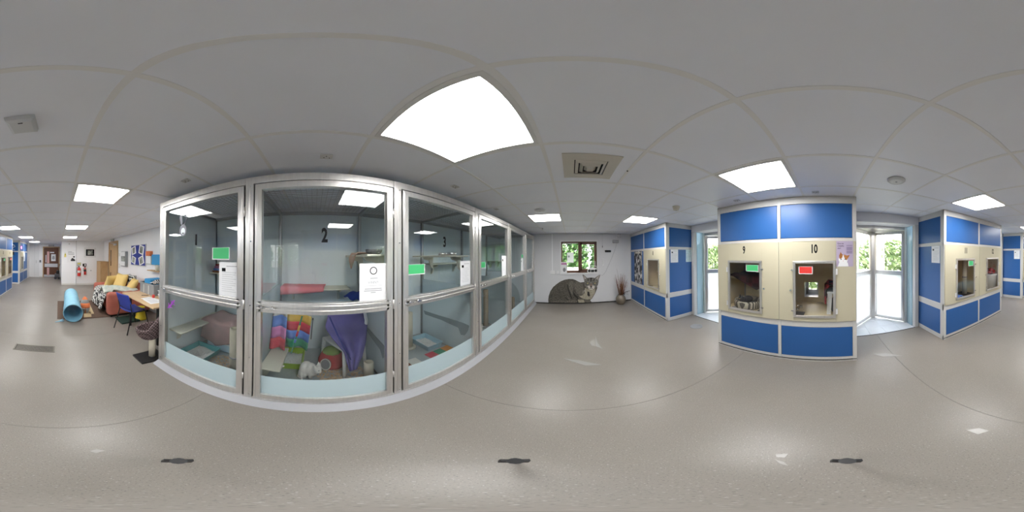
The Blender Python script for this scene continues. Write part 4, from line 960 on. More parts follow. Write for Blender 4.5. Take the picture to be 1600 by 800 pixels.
# cabinet 11: tall post, blue blanket
post('tall cream post with a black band in cabinet 11', 2.15, -2.43, .05, 1.50, band=(1.05,), z0=CF+.03)
tag(MB().box(2.0,2.34,-2.59,-2.26,CF,CF+.029).build('post_base_mat', MT['black'], bevel=.004), 'black square base under the tall post in cabinet 11', 'mat')
cloth('blue_blanket', 'blue blanket crumpled on the floor of cabinet 11', 'blanket', lambda u, v: (lerp(2.02,2.34,u), lerp(-2.25,-2.03,v), CF+.02+.10*math.sin(u*3.1)*math.sin(v*3.1)+.02*math.sin(u*12+v*5)), 's_blue', 16, 14, .014)
# cabinet 12: tub with tartan
t = thing('storage_tub', 'pale lidded tub with tartan cloth in cabinet 12', 'tub', (2.14,-3.32,CF))
MB().lathe([(.15,0),(.19,.32),(.20,.33),(.20,.36),(0,.365)], (2.14,-3.32,CF), 28).build('body', MT['offwhite'], t)
cloth('cloth', '', '', lambda u, v: (lerp(1.98,2.30,u), lerp(-3.48,-3.16,v), CF+.38+.14*math.sin(u*3.1)*math.sin(v*3.1)*(1+.3*math.sin(u*9))), 'tartan', 14, 14, .012, parent=t)
# cabinet 8: pink toy
t = thing('plush_toy', 'pink plush toy hanging on a cord in cabinet 8', 'cat toy', (2.2,3.62,1.0))
MB().ball((2.2,3.62,1.12),(.05,.04,.12)).ball((2.2,3.62,1.26),(.055,.045,.055)).build('body', MT['pink'], t, remesh=.012)
MB().cyl((2.2,3.62,1.30),(2.2,3.62,1.66),.004,n=6).build('cord', MT['offwhite'], t)
cshelf('cream shelf inside the single door cabinet by the window', 2.3, 2.72, 3.2, 4.0, 1.10)

# ================================================================ window wall
yw = YW
def wallpt(u, v, y=YW): p = PX(u, v, y=y); return (p.x, p.z)
# life-size printed cat
mat('tabby', (.05,.044,.034), .7, col2=(.14,.125,.10), ns=34, nd=6, sc=(1,1,1.6), lo=.38, hi=.66); mat('tabbylight', (.20,.18,.145), .7, col2=(.085,.075,.06), ns=30, nd=5); mat('tabbydark', (.025,.022,.018), .7)
mat('tabbycream', (.46,.42,.32), .7, col2=(.33,.29,.21), ns=22, nd=4); mat('tabbyface', (.26,.245,.215), .7, col2=(.10,.094,.08), ns=26, nd=5); mat('catwhite', (.62,.58,.52), .7); mat('eyeamber', (.60,.52,.28), .3); mat('nosepink', (.24,.17,.13), .6); mat('earinner', (.45,.40,.36), .7)
def zc(pts): return [wallpt(850+a/13.333, 420+b_/13.333) for a, b_ in pts]
t = thing('cat_mural', 'life-size printed tabby cat cut-out on the wall under the window', 'wall decal', (.1, YW, .01))
LAY = [0]
def deco(nm, pts, m, layer): 
    LAY[0] += 1; MB().prism(zc(pts), FS(YW), .0006, .002+.0006*layer+.00002*LAY[0]).build(nm, MT[m], t)
deco('body', [(95,710),(88,650),(98,565),(130,470),(190,380),(260,320),(340,265),(430,228),(520,212),(600,215),(660,235),(720,270),(760,285),(840,275),(900,300),(1100,330),(1110,400),(1070,500),(1030,570),(1000,620),(960,655),(990,690),(985,708),(700,712)], 'tabby', 0)
deco('haunch_line', [(480,330),(495,320),(520,430),(560,520),(585,600),(570,640),(540,560),(500,450)], 'tabbydark', 1)
deco('foreleg', [(520,280),(570,248),(610,262),(625,330),(600,430),(600,540),(560,520),(525,430),(512,345)], 'tabbylight', 1)
deco('belly_dark', [(590,460),(640,520),(710,590),(730,690),(700,712),(640,708),(690,620),(620,560)], 'tabbydark', 2)  # darker printed area along the belly
deco('shoulder', [(650,260),(720,285),(800,310),(830,420),(800,520),(740,560),(680,500),(640,400),(635,320)], 'tabbylight', 1)
deco('chest', [(850,400),(960,430),(1070,420),(1060,500),(1020,570),(985,630),(900,640),(800,620),(720,560),(790,560),(850,500)], 'tabbycream', 2)
deco('chest_dark', [(905,470),(940,480),(960,560),(930,580),(900,540)], 'tabbydark', 3)  # darker printed area on the chest
deco('paw', [(700,640),(830,640),(850,712),(720,712)], 'tabbycream', 3)
deco('paw', [(850,640),(940,650),(985,690),(980,710),(860,710)], 'tabbylight', 3)
deco('hind_paw', [(430,680),(520,655),(620,650),(690,660),(690,710),(430,712)], 'tabbylight', 3)
deco('tail', [(160,672),(300,660),(520,662),(520,685),(300,690),(150,700)], 'tabbylight', 3)
deco('hind_stripe', [(460,560),(480,560),(560,640),(540,650)], 'tabbylight', 2); deco('hind_stripe', [(440,600),(455,595),(520,655),(500,660)], 'tabbydark', 2)
deco('head', [(840,300),(838,250),(825,200),(800,125),(815,118),(855,150),(900,190),(980,180),(1060,190),(1110,152),(1170,122),(1165,155),(1140,220),(1135,280),(1115,350),(1075,410),(1000,440),(940,430),(880,390),(850,340)], 'tabbyface', 4)
deco('inner_ear', [(822,140),(860,170),(885,200),(845,225)], 'earinner', 5); deco('inner_ear', [(1150,140),(1100,175),(1080,205),(1125,230)], 'earinner', 5)
deco('muzzle', [(900,360),(950,345),(980,330),(1010,345),(1060,360),(1050,410),(1000,437),(940,428)], 'catwhite', 5)
deco('nose_bridge', [(955,300),(1005,300),(1005,365),(980,385),(955,365)], 'nosepink', 6)
deco('nose', [(955,362),(1008,362),(985,392),(978,392)], 'tabbydark', 7); deco('mouth', [(978,390),(985,390),(1015,412),(1010,418),(981,402),(950,418),(945,412)], 'tabbydark', 7)
for a in (912,1064):
    deco('eye', [(a-36,292),(a-15,280),(a+15,282),(a+34,300),(a+10,322),(a-20,318)], 'tabbydark', 6); deco('iris', [(a+20*math.cos(k*.5236)-2, 301+15*math.sin(k*.5236)) for k in range(12)], 'eyeamber', 7); deco('pupil', [(a-6,288),(a+2,288),(a+4,312),(a-5,312)], 'ink', 8)
for p in ([(950,190),(1010,190),(1000,225),(960,225)], [(962,240),(985,232),(990,265),(965,268)], [(905,205),(920,200),(925,260),(915,262)], [(1040,205),(1055,205),(1045,262),(1036,262)], [(860,300),(900,335),(870,330)], [(1125,290),(1095,335),(1118,325)]): deco('stripe', p, 'tabbydark', 6)
for i in range(5): deco('whisker', [(880-i*8,420+i*12),(878-i*8,424+i*12),(800-i*4,470+i*22),(802-i*4,466+i*22)], 'catwhite', 6)
# things on and by the window
t = thing('window_poster', 'white paper sheet stuck on the window pane', 'poster', (-.01, YW+.068, 1.32))
yp = YW+.069
MB().box(-.112, .092, yp-.002, yp, 1.32, 1.635).build('sheet', MT['thinpaper'], t); MB().box(-.09,-.03, yp-.003, yp-.002, 1.48, 1.54).build('print', MT['inkgrey'], t)
t = thing('leaflet_stand', 'leaflet stand with a pink banded card and cat photo on the sill', 'leaflet', (-.21, YW-.02, WZ0+.012))
MB().box(-.295,-.12, YW-.03, YW-.022, WZ0+.013, 1.34).build('card', MT['paper'], t); MB().box(-.293,-.122, YW-.032, YW-.03, 1.26, 1.31).build('pink_band', MT['s_pink'], t)
MB().prism(disc(-.20,1.10,.045,.065,20), FS(YW-.03), 0, .002).build('cat_photo', MT['midgrey'], t); MB().box(-.28,-.13, YW-.03, YW+.02, WZ0+.013, WZ0+.02).build('foot', MT['paper'], t)
t = thing('radio', 'silver and black portable radio on the window sill', 'radio', (.67, YW-.02, WZ0+.012))
MB().prism([(.52,1.0),(.83,1.0),(.85,1.05),(.82,1.13),(.70,1.155),(.58,1.15),(.51,1.06)], FS(YW+.06), 0, .10).build('case', MT['plastic'], t, bevel=.012, seg=3)
for a in (.575,.775): MB().cyl((a,YW-.040,1.06),(a,YW-.048,1.06),.042,n=20).build('speaker', MT['black'], t)
MB().box(.625,.725,YW-.046,YW-.04,1.02,1.09).build('front_panel', MT['black'], t)
MB().tube([(.54,YW-.0,1.14),(.56,YW-.0,1.20),(.68,YW-.0,1.215),(.80,YW-.0,1.20),(.82,YW-.0,1.13)], .008, 8).build('carry_handle', MT['plastic'], t)
def wallbox(name, label, cat, x0, x1, z0, z1, d, m, parts=(), grp=None):
    t = thing(name, label, cat, ((x0+x1)/2, YW, z0), grp); MB().box(x0, x1, YW-d, YW, z0, z1).build('case', MT[m], t, bevel=.004)
    for nm, a0, a1, c0, c1, dd, mm in parts: MB().box(a0, a1, YW-d-dd, YW-d, c0, c1).build(nm, MT[mm], t)
    return t
wallbox('socket_box', 'small white framed socket box on the wall beneath the ceiling', 'socket', 1.475, 1.615, 2.10, 2.228, .04, 'white', [('frame_edge',1.49,1.60,2.112,2.118,.002,'ink'),('frame_edge',1.49,1.60,2.21,2.216,.002,'ink'),('frame_edge',1.49,1.496,2.112,2.216,.002,'ink'),('frame_edge',1.594,1.60,2.112,2.216,.002,'ink'),('switch',1.535,1.56,2.15,2.18,.008,'inkgrey')])
wallbox('junction_box', 'grey plastic junction box on the window wall', 'box', 1.335, 1.525, 1.93, 2.03, .07, 'inkgrey', [('lid',1.345,1.515,1.94,2.02,.006,'inkgrey')])
t = thing('key_rack', 'black wall rack of hooks beside the window', 'rack', (1.17, YW, 1.64)); MB().box(1.08,1.27,YW-.02,YW,1.66,1.70).build('rail', MT['black'], t)
for i in range(4): MB().lathe([(.0,-.02),(.02,-.01),(.026,.02),(.018,.045),(0,.05)], (1.105+i*.048,YW-.03,1.65), 10).build('hook', MT['black'], t)
wallbox('thermometer', 'white wall thermometer strip beside the window', 'thermometer', .992, 1.035, 1.21, 1.45, .015, 'white', [('tube',1.01,1.017,1.25,1.43,.003,'inkgrey')])
t = thing('pull_cord', 'thin pull cord with a grey toggle hanging beside the window', 'cord', (1.0, YW-.02, 1.78)); MB().cyl((1.0,YW-.02,1.84),(1.0,YW-.02,CEIL),.0025,n=6).build('cord', MT['inkgrey'], t); MB().lathe([(.004,.07),(.012,.05),(.014,.01),(0,0)], (1.0,YW-.02,1.78), 10).build('toggle', MT['midgrey'], t)
pts = [wallpt(*p) for p in ((963,380),(962,386),(957,400),(951,414),(946,425),(942,430),(938,430),(934,427),(931,424))]
tag(MB().tube([(a, YW-.006, z) for a, z in pts], .005, 6).build('cable', MT['inkgrey']), 'loose grey cable drooping from the junction box to the radio', 'cable')
t = thing('trunking', 'thin white cable trunking running down the window wall to a socket', 'trunking', (-.60, YW, 1.05)); MB().box(-.585,-.560,YW-.012,YW,1.07,CEIL).build('conduit', MT['wall'], t); MB().box(-.64,-.49,YW-.03,YW,.96,1.07).build('socket', MT['white'], t, bevel=.004); MB().box(-.44,-.36,YW-.02,YW,.98,1.06).build('switch', MT['white'], t, bevel=.003)
# vase with twigs
mat('vase', (.20,.16,.11), .3, col2=(.15,.12,.085), ns=6, coat=.3); mat('twigdark', (.07,.035,.022), .9); mat('twigred', (.22,.06,.03), .9); mat('twigtan', (.30,.19,.09), .9)
vx, vy = 1.50, 4.76
t = thing('twig_vase', 'brown ceramic floor vase of dried twigs in the corner', 'vase', (vx, vy, 0))
MB().lathe([(0,0),(.085,0),(.13,.05),(.155,.13),(.15,.20),(.11,.27),(.085,.295),(.095,.31),(.078,.31),(.07,.29),(.10,.22),(0,.20)], (vx,vy,0), 32).build('vase', MT['vase'], t)
R = random.Random(5)
for i in range(64):
    a = R.uniform(0,6.28); sp = R.uniform(.02,.25); h = R.uniform(.60,.98)
    p0 = Vector((vx+.04*math.cos(a), vy+.04*math.sin(a), .25)); p3 = Vector((vx+sp*math.cos(a), min(vy+sp*math.sin(a)*.7, YW-.02), h))
    p1 = p0.lerp(p3,.4)+Vector((R.uniform(-.01,.01),R.uniform(-.01,.01),.02)); p2 = p0.lerp(p3,.75)+Vector((R.uniform(-.015,.015),R.uniform(-.015,.015),.0))
    MB().tube([p0,p1,p2,p3], .0045, 5, .0018).build('twig', MT[R.choice(['twigdark','twigdark','twigred','twigtan','twigred'])], t)
MB().tube([(vx,vy,.27),(vx-.04,vy,.7),(vx-.12,vy,1.12)], .002, 5).build('twig', MT['twigdark'], t)
for i in range(12):
    a, b_ = R.uniform(.08,.30), R.uniform(.0,.16); c = Vector((vx+a, vy-.05+R.uniform(-.05,.05), .30+b_*(.4+a*2)))
    MB().tube([Vector((vx+.05,vy,.29)), c.lerp(Vector((vx+.05,vy,.29)),.4)+Vector((0,0,.04)), c], .0022, 4).build('sprig', MT['twigdark'], t)
    d = Vector((R.uniform(-1,1),R.uniform(-1,1),R.uniform(-.5,.5))).normalized()*.035; e = d.cross(Vector((.3,.2,1))).normalized()*.014
    MB().add([c-d,c+e,c+d,c-e], [(0,1,2,3)]).build('leaf', MT['ink'], t, solid=.002)

# ================================================================ floor fittings
mat('drainsteel', (.26,.27,.28), .5, metal=.3)
t = thing('floor_drain', 'round steel drain cover in the floor before the recess by cabinet 8', 'drain', (2.241,2.329,0))
MB().lathe([(.125,.0),(.125,.004),(.112,.005),(.110,.003),(0,.003)], (2.241,2.329,0), 32).build('cover', MT['drainsteel'], t)
for k in range(3):
    r = .03+.028*k; n_ = 24; MB().add([(2.241+q*math.cos(2*math.pi*i/n_), 2.329+q*math.sin(2*math.pi*i/n_), .0036) for q in (r,r+.008) for i in range(n_)], [(i,(i+1)%n_,n_+(i+1)%n_,n_+i) for i in range(n_)]).build('slot_ring', MT['midgrey'], t, recalc=False)
mat('grate', (.17,.155,.13), .45, metal=.4)
t = thing('drain_grating', 'long rectangular steel drain grating set in the floor', 'drain', (.34,-2.29,0))
gx0, gx1, gy0, gy1 = .04, .625, -2.39, -2.205
MB().box(gx0,gx1,gy0,gy0+.012,0,.006).box(gx0,gx1,gy1-.012,gy1,0,.006).box(gx0,gx0+.02,gy0,gy1,0,.006).box(gx1-.02,gx1,gy0,gy1,0,.006).build('rim', MT['grate'], t)
MB().box(gx0+.02,gx1-.02,gy0+.012,gy1-.012,0,.001).build('pit', MT['ink'], t)
for i in range(27): MB().box(gx0+.024+i*.0199, gx0+.036+i*.0199, gy0+.012, gy1-.012, .001, .005).build('slat', MT['grate'], t)
# the camera's tripod: feet and lower legs
t = thing('tripod', 'black tripod legs with clamp levers standing on the floor', 'tripod', (0,0,0))
for u in (279,805,1324):
    f = PX(u, 719, z=0); r = math.hypot(f.x, f.y); d = Vector((f.x, f.y, 0))/r; sd = Vector((-d.y, d.x, 0))
    p0 = d*r; ax = (Vector((0,0,1.46))-p0).normalized()
    lg = MB().cyl(p0+ax*.02, p0+ax*.62, .011, .011, n=10).build('leg', MT['black'], t)
    MB().lathe([(.0,0),(.018,0),(.016,.012),(.012,.03),(0,.03)], tuple(p0), 14).build('rubber_foot', MT['black'], lg)
    MB().cyl(p0+ax*.27, p0+ax*.33, .018, n=12).bar(p0+ax*.30-sd*.012, p0+ax*.31+sd*.026, .010, .02).build('clamp_lever', MT['black'], lg)
    MB().cyl(p0+ax*.55, p0+ax*.63, .017, n=12).bar(p0+ax*.59-sd*.026, p0+ax*.60+sd*.03, .012, .03).build('clamp_lever', MT['black'], lg)

# ================================================================ lounge end of the room
mat('coral', (.45,.135,.095), .9, col2=(.40,.115,.08), ns=5, bump=.3, bs=120); mat('zebra', (.02,.02,.02), .9, col2=(.66,.64,.60), ns=9, tex='wave', nd=7, lo=.46, hi=.54, sc=(1,1,1.2))
mat('mustard', (.76,.54,.20), .9, bump=.2, bs=120); mat('sage', (.42,.47,.42), .95, col2=(.60,.60,.52), ns=8, bump=.3, bs=80); mat('rugbrown', (.085,.05,.035), 1, col2=(.12,.075,.05), ns=60); mat('rugbeige', (.48,.37,.22), 1, bump=.3, bs=200)
mat('tunnelblue', (.26,.52,.66), .55, col2=(.23,.48,.62), ns=6); mat('orange', (.80,.22,.08), .7); mat('greyfab', (.30,.30,.29), .9)
mat('chairblue', (.03,.055,.36), .5); mat('tubgrey', (.30,.31,.32), .5); mat('bagblue', (.03,.30,.62), .5); mat('cleartub', (.62,.64,.62), .3); mat('yellow', (.72,.55,.02), .5)
mat('wicker', (.055,.035,.035), .8, col2=(.22,.155,.155), ns=42, tex='checker'); mat('matgreen', (.015,.04,.03), .9)
# rug
t = thing('rug', 'dark brown rug with beige blocks under the play tunnel', 'rug', (-.57,-4.37,0))
MB().box(-1.22,.02,-5.16,-3.62,0,.012).build('pile', MT['rugbrown'], t, bevel=.004)
for p in ([(132,471),(139,472),(147,490),(141,491)], [(131,487),(142,487),(143,495),(131,496)], [(134,474),(138,474),(141,481),(137,482)]):
    q = [PX(u, v, z=.012) for u, v in p]; MB().prism([(a.x,a.y) for a in q], FU(.012), 0, .003).build('beige_block', MT['rugbeige'], t)
# play tunnel, crinkled open tube
t = thing('play_tunnel', 'light blue fabric play tunnel lying on the rug', 'cat tunnel', (-.33,-4.3,.012))
A_, B_, rr = Vector((-.315,-3.42,.222)), Vector((-.40,-5.15,.222)), .205
dv = (B_-A_).normalized(); sx = Vector((0,0,1)).cross(dv).normalized()
def tun(u, v, k=0):
    a = u*2*math.pi; wv = 1+.012*math.sin(v*40)+.02*math.sin(a*3+v*9)*math.sin(v*3.1)+.012*math.sin(a*5-v*21); p = A_.lerp(B_, v)
    return p+(sx*math.cos(a)+Vector((0,0,1))*math.sin(a))*(rr-k)*wv
MB().grid(lambda u, v: tun(u, v), 40, 36).build('tube', MT['tunnelblue'], t, solid=.004, recalc=False)
for v in (0,1): MB().tube([tun(i/32, v) for i in range(33)], .008, 6).build('hoop', MT['tunnelblue'], t)
for k, (p, q) in enumerate((((-.12,-3.45,.03),(.06,-3.40,.02)),((-.10,-3.5,.05),(-.02,-3.42,.02)))):
    MB().tube([Vector(p), Vector(p).lerp(Vector(q),.5)+Vector((0,.02,.015)), Vector(q)], .012, 6, .006).build('tie_cord', MT['tunnelblue'], t)
# orange and grey toy tent
t = thing('toy_pod', 'orange and grey pointed fabric toy standing beside the tunnel', 'cat toy', (-.67,-4.15,.015))
oc = PX(132,489,z=.015)
for k, (s0, s1, m) in enumerate(((0,.33,'greyfab'),(.33,.62,'orange'),(.62,.82,'greyfab'),(.82,1,'orange'))):
    def pod(u, v, s0=s0, s1=s1):
        s = lerp(s0, s1, v); wd = .125*math.sin(math.pi*(.12+.86*s))**.8*(1 if s < .97 else .6); a = (u-.5)*math.pi*2
        return (oc.x-.02+wd*math.sin(a), oc.y+.07*math.cos(a)*math.sin(math.pi*(.15+.8*s))-.1*s, .016+.42*s)
    MB().grid(pod, 24, 5).build('panel', MT[m], t, solid=.006, recalc=False)
MB().prism([(oc.x-.035,.03),(oc.x+.015,.03),(oc.x-.01,.20)], FN(oc.y+.062), 0, .006).build('opening', MT['s_brown'], t)
# sofa
t = thing('sofa', 'coral red two seat sofa heaped with throws and cushions', 'sofa', (-1.72,-4.34,0))
MB().box(-2.22,-1.2,-4.98,-3.72,.08,.40).build('seat_base', MT['coral'], t, bevel=.04, seg=4)
MB().box(-2.30,-2.02,-5.02,-3.70,.10,.72).build('backrest', MT['coral'], t, bevel=.07, seg=4)
MB().box(-2.28,-1.12,-3.76,-3.54,.05,.62).build('armrest', MT['coral'], t, bevel=.08, seg=5)
MB().box(-2.28,-1.12,-5.15,-4.94,.05,.64).build('armrest', MT['coral'], t, bevel=.08, seg=5)
MB().box(-2.05,-1.16,-4.93,-3.77,.40,.47).build('seat_cushion', MT['coral'], t, bevel=.03, seg=3)
for x in (-2.2,-1.22):
    for y in (-5.08,-3.62): MB().cyl((x,y,0),(x,y,.06),.025,n=12).build('leg', MT['black'], t)
def pillow(name, label, c, w_, h_, th, rot, m, grp=None):
    Rm = Matrix.Rotation(math.radians(rot[2]),3,'Z') @ Matrix.Rotation(math.radians(rot[1]),3,'Y') @ Matrix.Rotation(math.radians(rot[0]),3,'X'); q = MB()
    for s in (-1,1):
        def f(u, v, s=s):
            a, b_ = 2*u-1, 2*v-1; k = max(0,(1-a**4))*max(0,(1-b_**4)); pin = 1-.10*(1-abs(a))*abs(b_)**3; pin2 = 1-.10*(1-abs(b_))*abs(a)**3
            return Vector(c)+Rm @ Vector((a*w_/2*pin2, b_*h_/2*pin, s*th/2*k**.6))
        q.grid(f, 14, 14)
    tag(q.build(name, MT[m]), label, 'cushion', grp)
pillow('cushion', 'mustard yellow cushion leaning at the far arm of the sofa', (-1.66,-4.82,.68), .56,.50,.18,(58,0,14),'mustard','cushions on the sofa')
pillow('cushion', 'mustard yellow cushion in the middle of the sofa', (-1.80,-4.52,.70), .56,.54,.19,(0,66,14),'mustard','cushions on the sofa')
pillow('cushion', 'mustard yellow cushion slumped beside the grey crate end of the sofa', (-1.93,-4.0,.66), .50,.50,.17,(0,58,-14),'mustard','cushions on the sofa')
pillow('cushion', 'black and white zebra cushion standing against the sofa back', (-2.06,-4.28,.72), .46,.46,.15,(0,80,0),'zebra','cushions on the sofa')
def zt(u, v):
    y = lerp(-4.95,-3.78,u); f = .03*math.sin(u*11+v*5)
    if v < .45: return (lerp(-1.95,-1.18,v/.45), y, .50+.10*math.sin(u*4+1)**2*(1-v)+f*.6)
    s = (v-.45)/.55; return (-1.13+.05*math.sin(u*9)*s+.08*s, y+.10*s*(.5-u), .50-.44*s*(.75+.25*math.sin(u*3)) + f*.3)
cloth('zebra_throw', 'black and white zebra throw spilling off the sofa seat', 'throw', zt, 'zebra', 34, 28, .014)
cloth('sage_throw', 'pale sage crocheted throw heaped on the sofa', 'throw', lambda u, v: (lerp(-1.95,-1.12,v), lerp(-4.42,-3.66,u)+.05*math.sin(v*6), .53+.13*math.sin(u*3.14)*math.sin(.4+v*2.2)+.05*math.sin(u*10+v*4)+(.13*max(0,u-.75)*4 if v < .8 else .05*u)), 'sage', 28, 22, .02)
# table
t = thing('table', 'beech topped table with black legs against the side wall', 'table', (-1.79,-2.5,0))
MB().box(-2.31,-1.27,-3.07,-1.92,.715,.74).build('table_top', MT['beech'], t, bevel=.004)
for x in (-2.24,-1.42):
    for y in (-2.98,-2.02): MB().box(x-.018,x+.018,y-.018,y+.018,0,.715).build('leg', MT['black'], t)
for y in (-2.98,-2.02): MB().box(-2.24,-1.42,y-.012,y+.012,.68,.714).build('apron', MT['black'], t)
# blue plastic chair
t = thing('blue_chair', 'blue plastic stacking chair with black legs at the table', 'chair', (-1.38,-2.83,0))
F_, Bk = Vector((-.97,-.22,0)), None
f = Vector((-.975,-.22,0)).normalized(); s_ = Vector((-f.y, f.x, 0)); cc = Vector((-1.40,-2.84,0))
def Q(a, b_, z): return cc+f*a+s_*b_+Vector((0,0,z))
seat_fn = lambda u, v: Q(lerp(-.18,.21,u), lerp(-.20,.20,v), .43+.03*abs(2*v-1)**2-.02*math.sin(u*3.1)-.015*max(0,u-.85)*6)
MB().grid(seat_fn, 10, 10).build('seat', MT['chairblue'], t, solid=.008, recalc=False)
MB().grid(lambda u, v: Q(-.175-.12*u+.03*abs(2*v-1)**2, lerp(-.215,.215,v)*(1-.08*u), .47+.32*u), 8, 10).build('backrest', MT['chairblue'], t, solid=.008, recalc=False)
for b_ in (-.19,.19):
    MB().tube([Q(-.21,b_,.62),Q(-.17,b_,.44),Q(-.29,b_*1.12,0)], .011, 8).build('leg', MT['black'], t)
    MB().tube([Q(-.17,b_,.435),Q(.16,b_,.41),Q(.24,b_*1.1,0)], .011, 8).build('leg', MT['black'], t)
MB().tube([Q(.16,-.19,.41),Q(.16,.19,.41)], .010, 8).build('stretcher', MT['black'], t)
# things on the table
t = thing('storage_crate', 'grey plastic storage crate on the table', 'crate', (-1.89,-2.77,.741))
q = MB(); x0,x1,y0,y1,z0,z1 = -2.12,-1.66,-3.03,-2.50,.741,.96
q.box(x0+.02,x1-.02,y0+.02,y1-.02,z0,z0+.008); q.box(x0,x0+.012,y0,y1,z0,z1).box(x1-.012,x1,y0,y1,z0,z1).box(x0+.012,x1-.012,y0,y0+.012,z0,z1).box(x0+.012,x1-.012,y1-.012,y1,z0,z1); q.build('body', MT['tubgrey'], t)
q = MB().box(x0-.015,x1+.015,y0-.015,y0+.012,z1-.03,z1).box(x0-.015,x1+.015,y1-.012,y1+.015,z1-.03,z1).box(x0-.015,x0+.012,y0,y1,z1-.03,z1).box(x1-.012,x1+.015,y0,y1,z1-.03,z1); q.build('rim', MT['tubgrey'], t, bevel=.004)
for y in (-2.86,-2.68): MB().box(x1,x1+.008,y-.015,y+.015,z0+.01,z1-.035).build('rib', MT['cleartub'], t)
tag(MB().box(-2.06,-1.72,-2.96,-2.72,.78,1.03).build('blue_box', MT['bagblue'], bevel=.02, seg=3), 'bright blue plastic box inside the grey crate', 'box')
cloth('zebra_cloth', 'zebra striped cloth stuffed in the grey crate', 'cloth', lambda u, v: (lerp(-2.08,-1.70,u), lerp(-2.70,-2.53,v), .96+.09*math.sin(u*3.1)*math.sin(v*3.1)+.015*math.sin(u*9)), 'zebra', 12, 10, .014)
t = thing('clear_tub', 'stacked clear plastic food tubs on the table', 'tub', (-1.80,-2.2,.741))
for k in range(2): 
    bd = MB().box(-1.95,-1.66,-2.36,-2.06,.742+k*.072,.800+k*.072).build('tub', MT['cleartub'], t, bevel=.015, seg=3); MB().box(-1.96,-1.65,-2.37,-2.05,.800+k*.072,.813+k*.072).build('lid', MT['plastic'], bd, bevel=.005)
tag(MB().box(-1.62,-1.58,-2.44,-2.40,.741,.80).build('red_pot', MT['red'], bevel=.008, seg=3), 'small red pot between crate and tubs on the table', 'pot')
t = thing('document', 'white printed sheets lying on the table', 'papers', (-1.5,-2.3,.741))
for k, (x, y, a) in enumerate(((-1.50,-2.36,8),(-1.46,-2.24,-6))):
    Rz = Matrix.Rotation(math.radians(a),3,'Z'); MB().add([Vector((x,y,.741+k*.001))+Rz @ Vector((p,q_,z)) for z in (0,.0008) for p, q_ in ((-.105,-.148),(.105,-.148),(.105,.148),(-.105,.148))], [(3,2,1,0),(4,5,6,7),(0,1,5,4),(1,2,6,5),(2,3,7,6),(3,0,4,7)]).build('sheet', MT['paper'], t)
    for i in range(5): MB().add([Vector((x,y,.7422+k*.001))+Rz @ Vector((p,q_,0)) for p, q_ in ((-.07+i*.03,-.11),(-.062+i*.03,-.11),(-.062+i*.03,.10),(-.07+i*.03,.10))], [(0,1,2,3)]).build('print_line', MT['inkgrey'], t)
tag(MB().cyl((-1.62,-2.62,.746),(-1.50,-2.68,.746),.005,n=8).build('pen', MT['ink']), 'black pen lying on the table behind the papers', 'pen')
# under the table
tag(MB().lathe([(0,0),(.14,0),(.145,.03),(.12,.045),(.085,.28),(.09,.30),(.07,.30),(0,.29)], (-1.82,-3.26,0), 28).build('yellow_bucket', MT['yellow']), 'yellow tapered bucket upturned beneath the table', 'bucket')
tag(MB().box(-1.72,-1.28,-3.50,-3.10,0,.03).build('dark_tray', MT['matgreen'], bevel=.006), 'dark green tray on the floor under the chair', 'tray')
# woven cat bed on a post
t = thing('woven_cat_bed', 'woven brown cat bowl bed on a cream post with black base', 'cat tree', (-1.13,-1.80,0))
MB().add([(p.x,p.y,z) for z in (0,.025) for p in (Vector((-.95,-1.91,0)),Vector((-.95,-1.66,0)),Vector((-1.08,-1.645,0)),Vector((-1.31,-1.66,0)),Vector((-1.31,-1.91,0)))], [(4,3,2,1,0),(5,6,7,8,9)]+[(i,(i+1)%5,5+(i+1)%5,5+i) for i in range(5)]).build('base', MT['black'], t)
MB().cyl((-1.16,-1.77,.025),(-1.16,-1.77,.335),.045,n=20).build('post', MT['carpet'], t)
def bowl(u, v):
    a = u*2*math.pi; r = .05+.17*math.sin(v*1.45); back = max(0, math.cos(a-2.5)); 
    return (-1.17+r*math.cos(a), -1.80+r*math.sin(a)*.66, .33+.19*v**2.0+.19*min(1,back*1.25)**.8*v**3)
MB().grid(bowl, 40, 14).build('basket', MT['wicker'], t, solid=.02, recalc=False)
MB().lathe([(0,0),(.12,.012),(.17,.06)], (-1.17,-1.80,.345), 20, 1, .66).build('cushion', MT['rugbrown'], t)

# ---- side wall of the lounge
fn = FE(XL)
t = thing('noticeboard', 'blue noticeboard with four cat photographs', 'noticeboard', (XL,-4.37,1.2))
mat('boardblue', (.03,.05,.30), .7); mat('catphoto', (.10,.11,.10), .6, col2=(.45,.47,.43), ns=7)
MB().prism(rect(-4.87,-3.91,1.205,1.845), fn, 0, .018).build('frame', MT['silver'], t); MB().prism(rect(-4.845,-3.935,1.225,1.825), fn, .018, .020).build('board', MT['boardblue'], t)
for (a, b_, w_, h_, an) in ((-4.66,1.67,.30,.24,12),(-4.16,1.68,.30,.26,-14),(-4.66,1.37,.28,.22,-16),(-4.16,1.37,.30,.24,18)):
    c, s = math.cos(math.radians(an)), math.sin(math.radians(an)); R2 = lambda p, q: (a+p*c-q*s, b_+p*s+q*c)
    sh = MB().prism([R2(p*w_/2, q*h_/2) for p, q in ((-1,-1),(1,-1),(1,1),(-1,1))], fn, .020, .022).build('photo_sheet', MT['paper'], t)
    MB().prism([R2(p*w_*.3, q*h_*.38) for p, q in ((-1,-1),(1,-1),(1,1),(-1,1))], fn, .022, .0228).build('photo', MT['catphoto'], sh)
t = thing('leaflet_rack', 'grey wall rack of leaflets beside the oak door', 'rack', (XL,-5.34,1.1))
MB().prism(rect(-5.54,-5.14,1.12,1.655), fn, 0, .10).build('rack', MT['tubgrey'], t, bevel=.01)
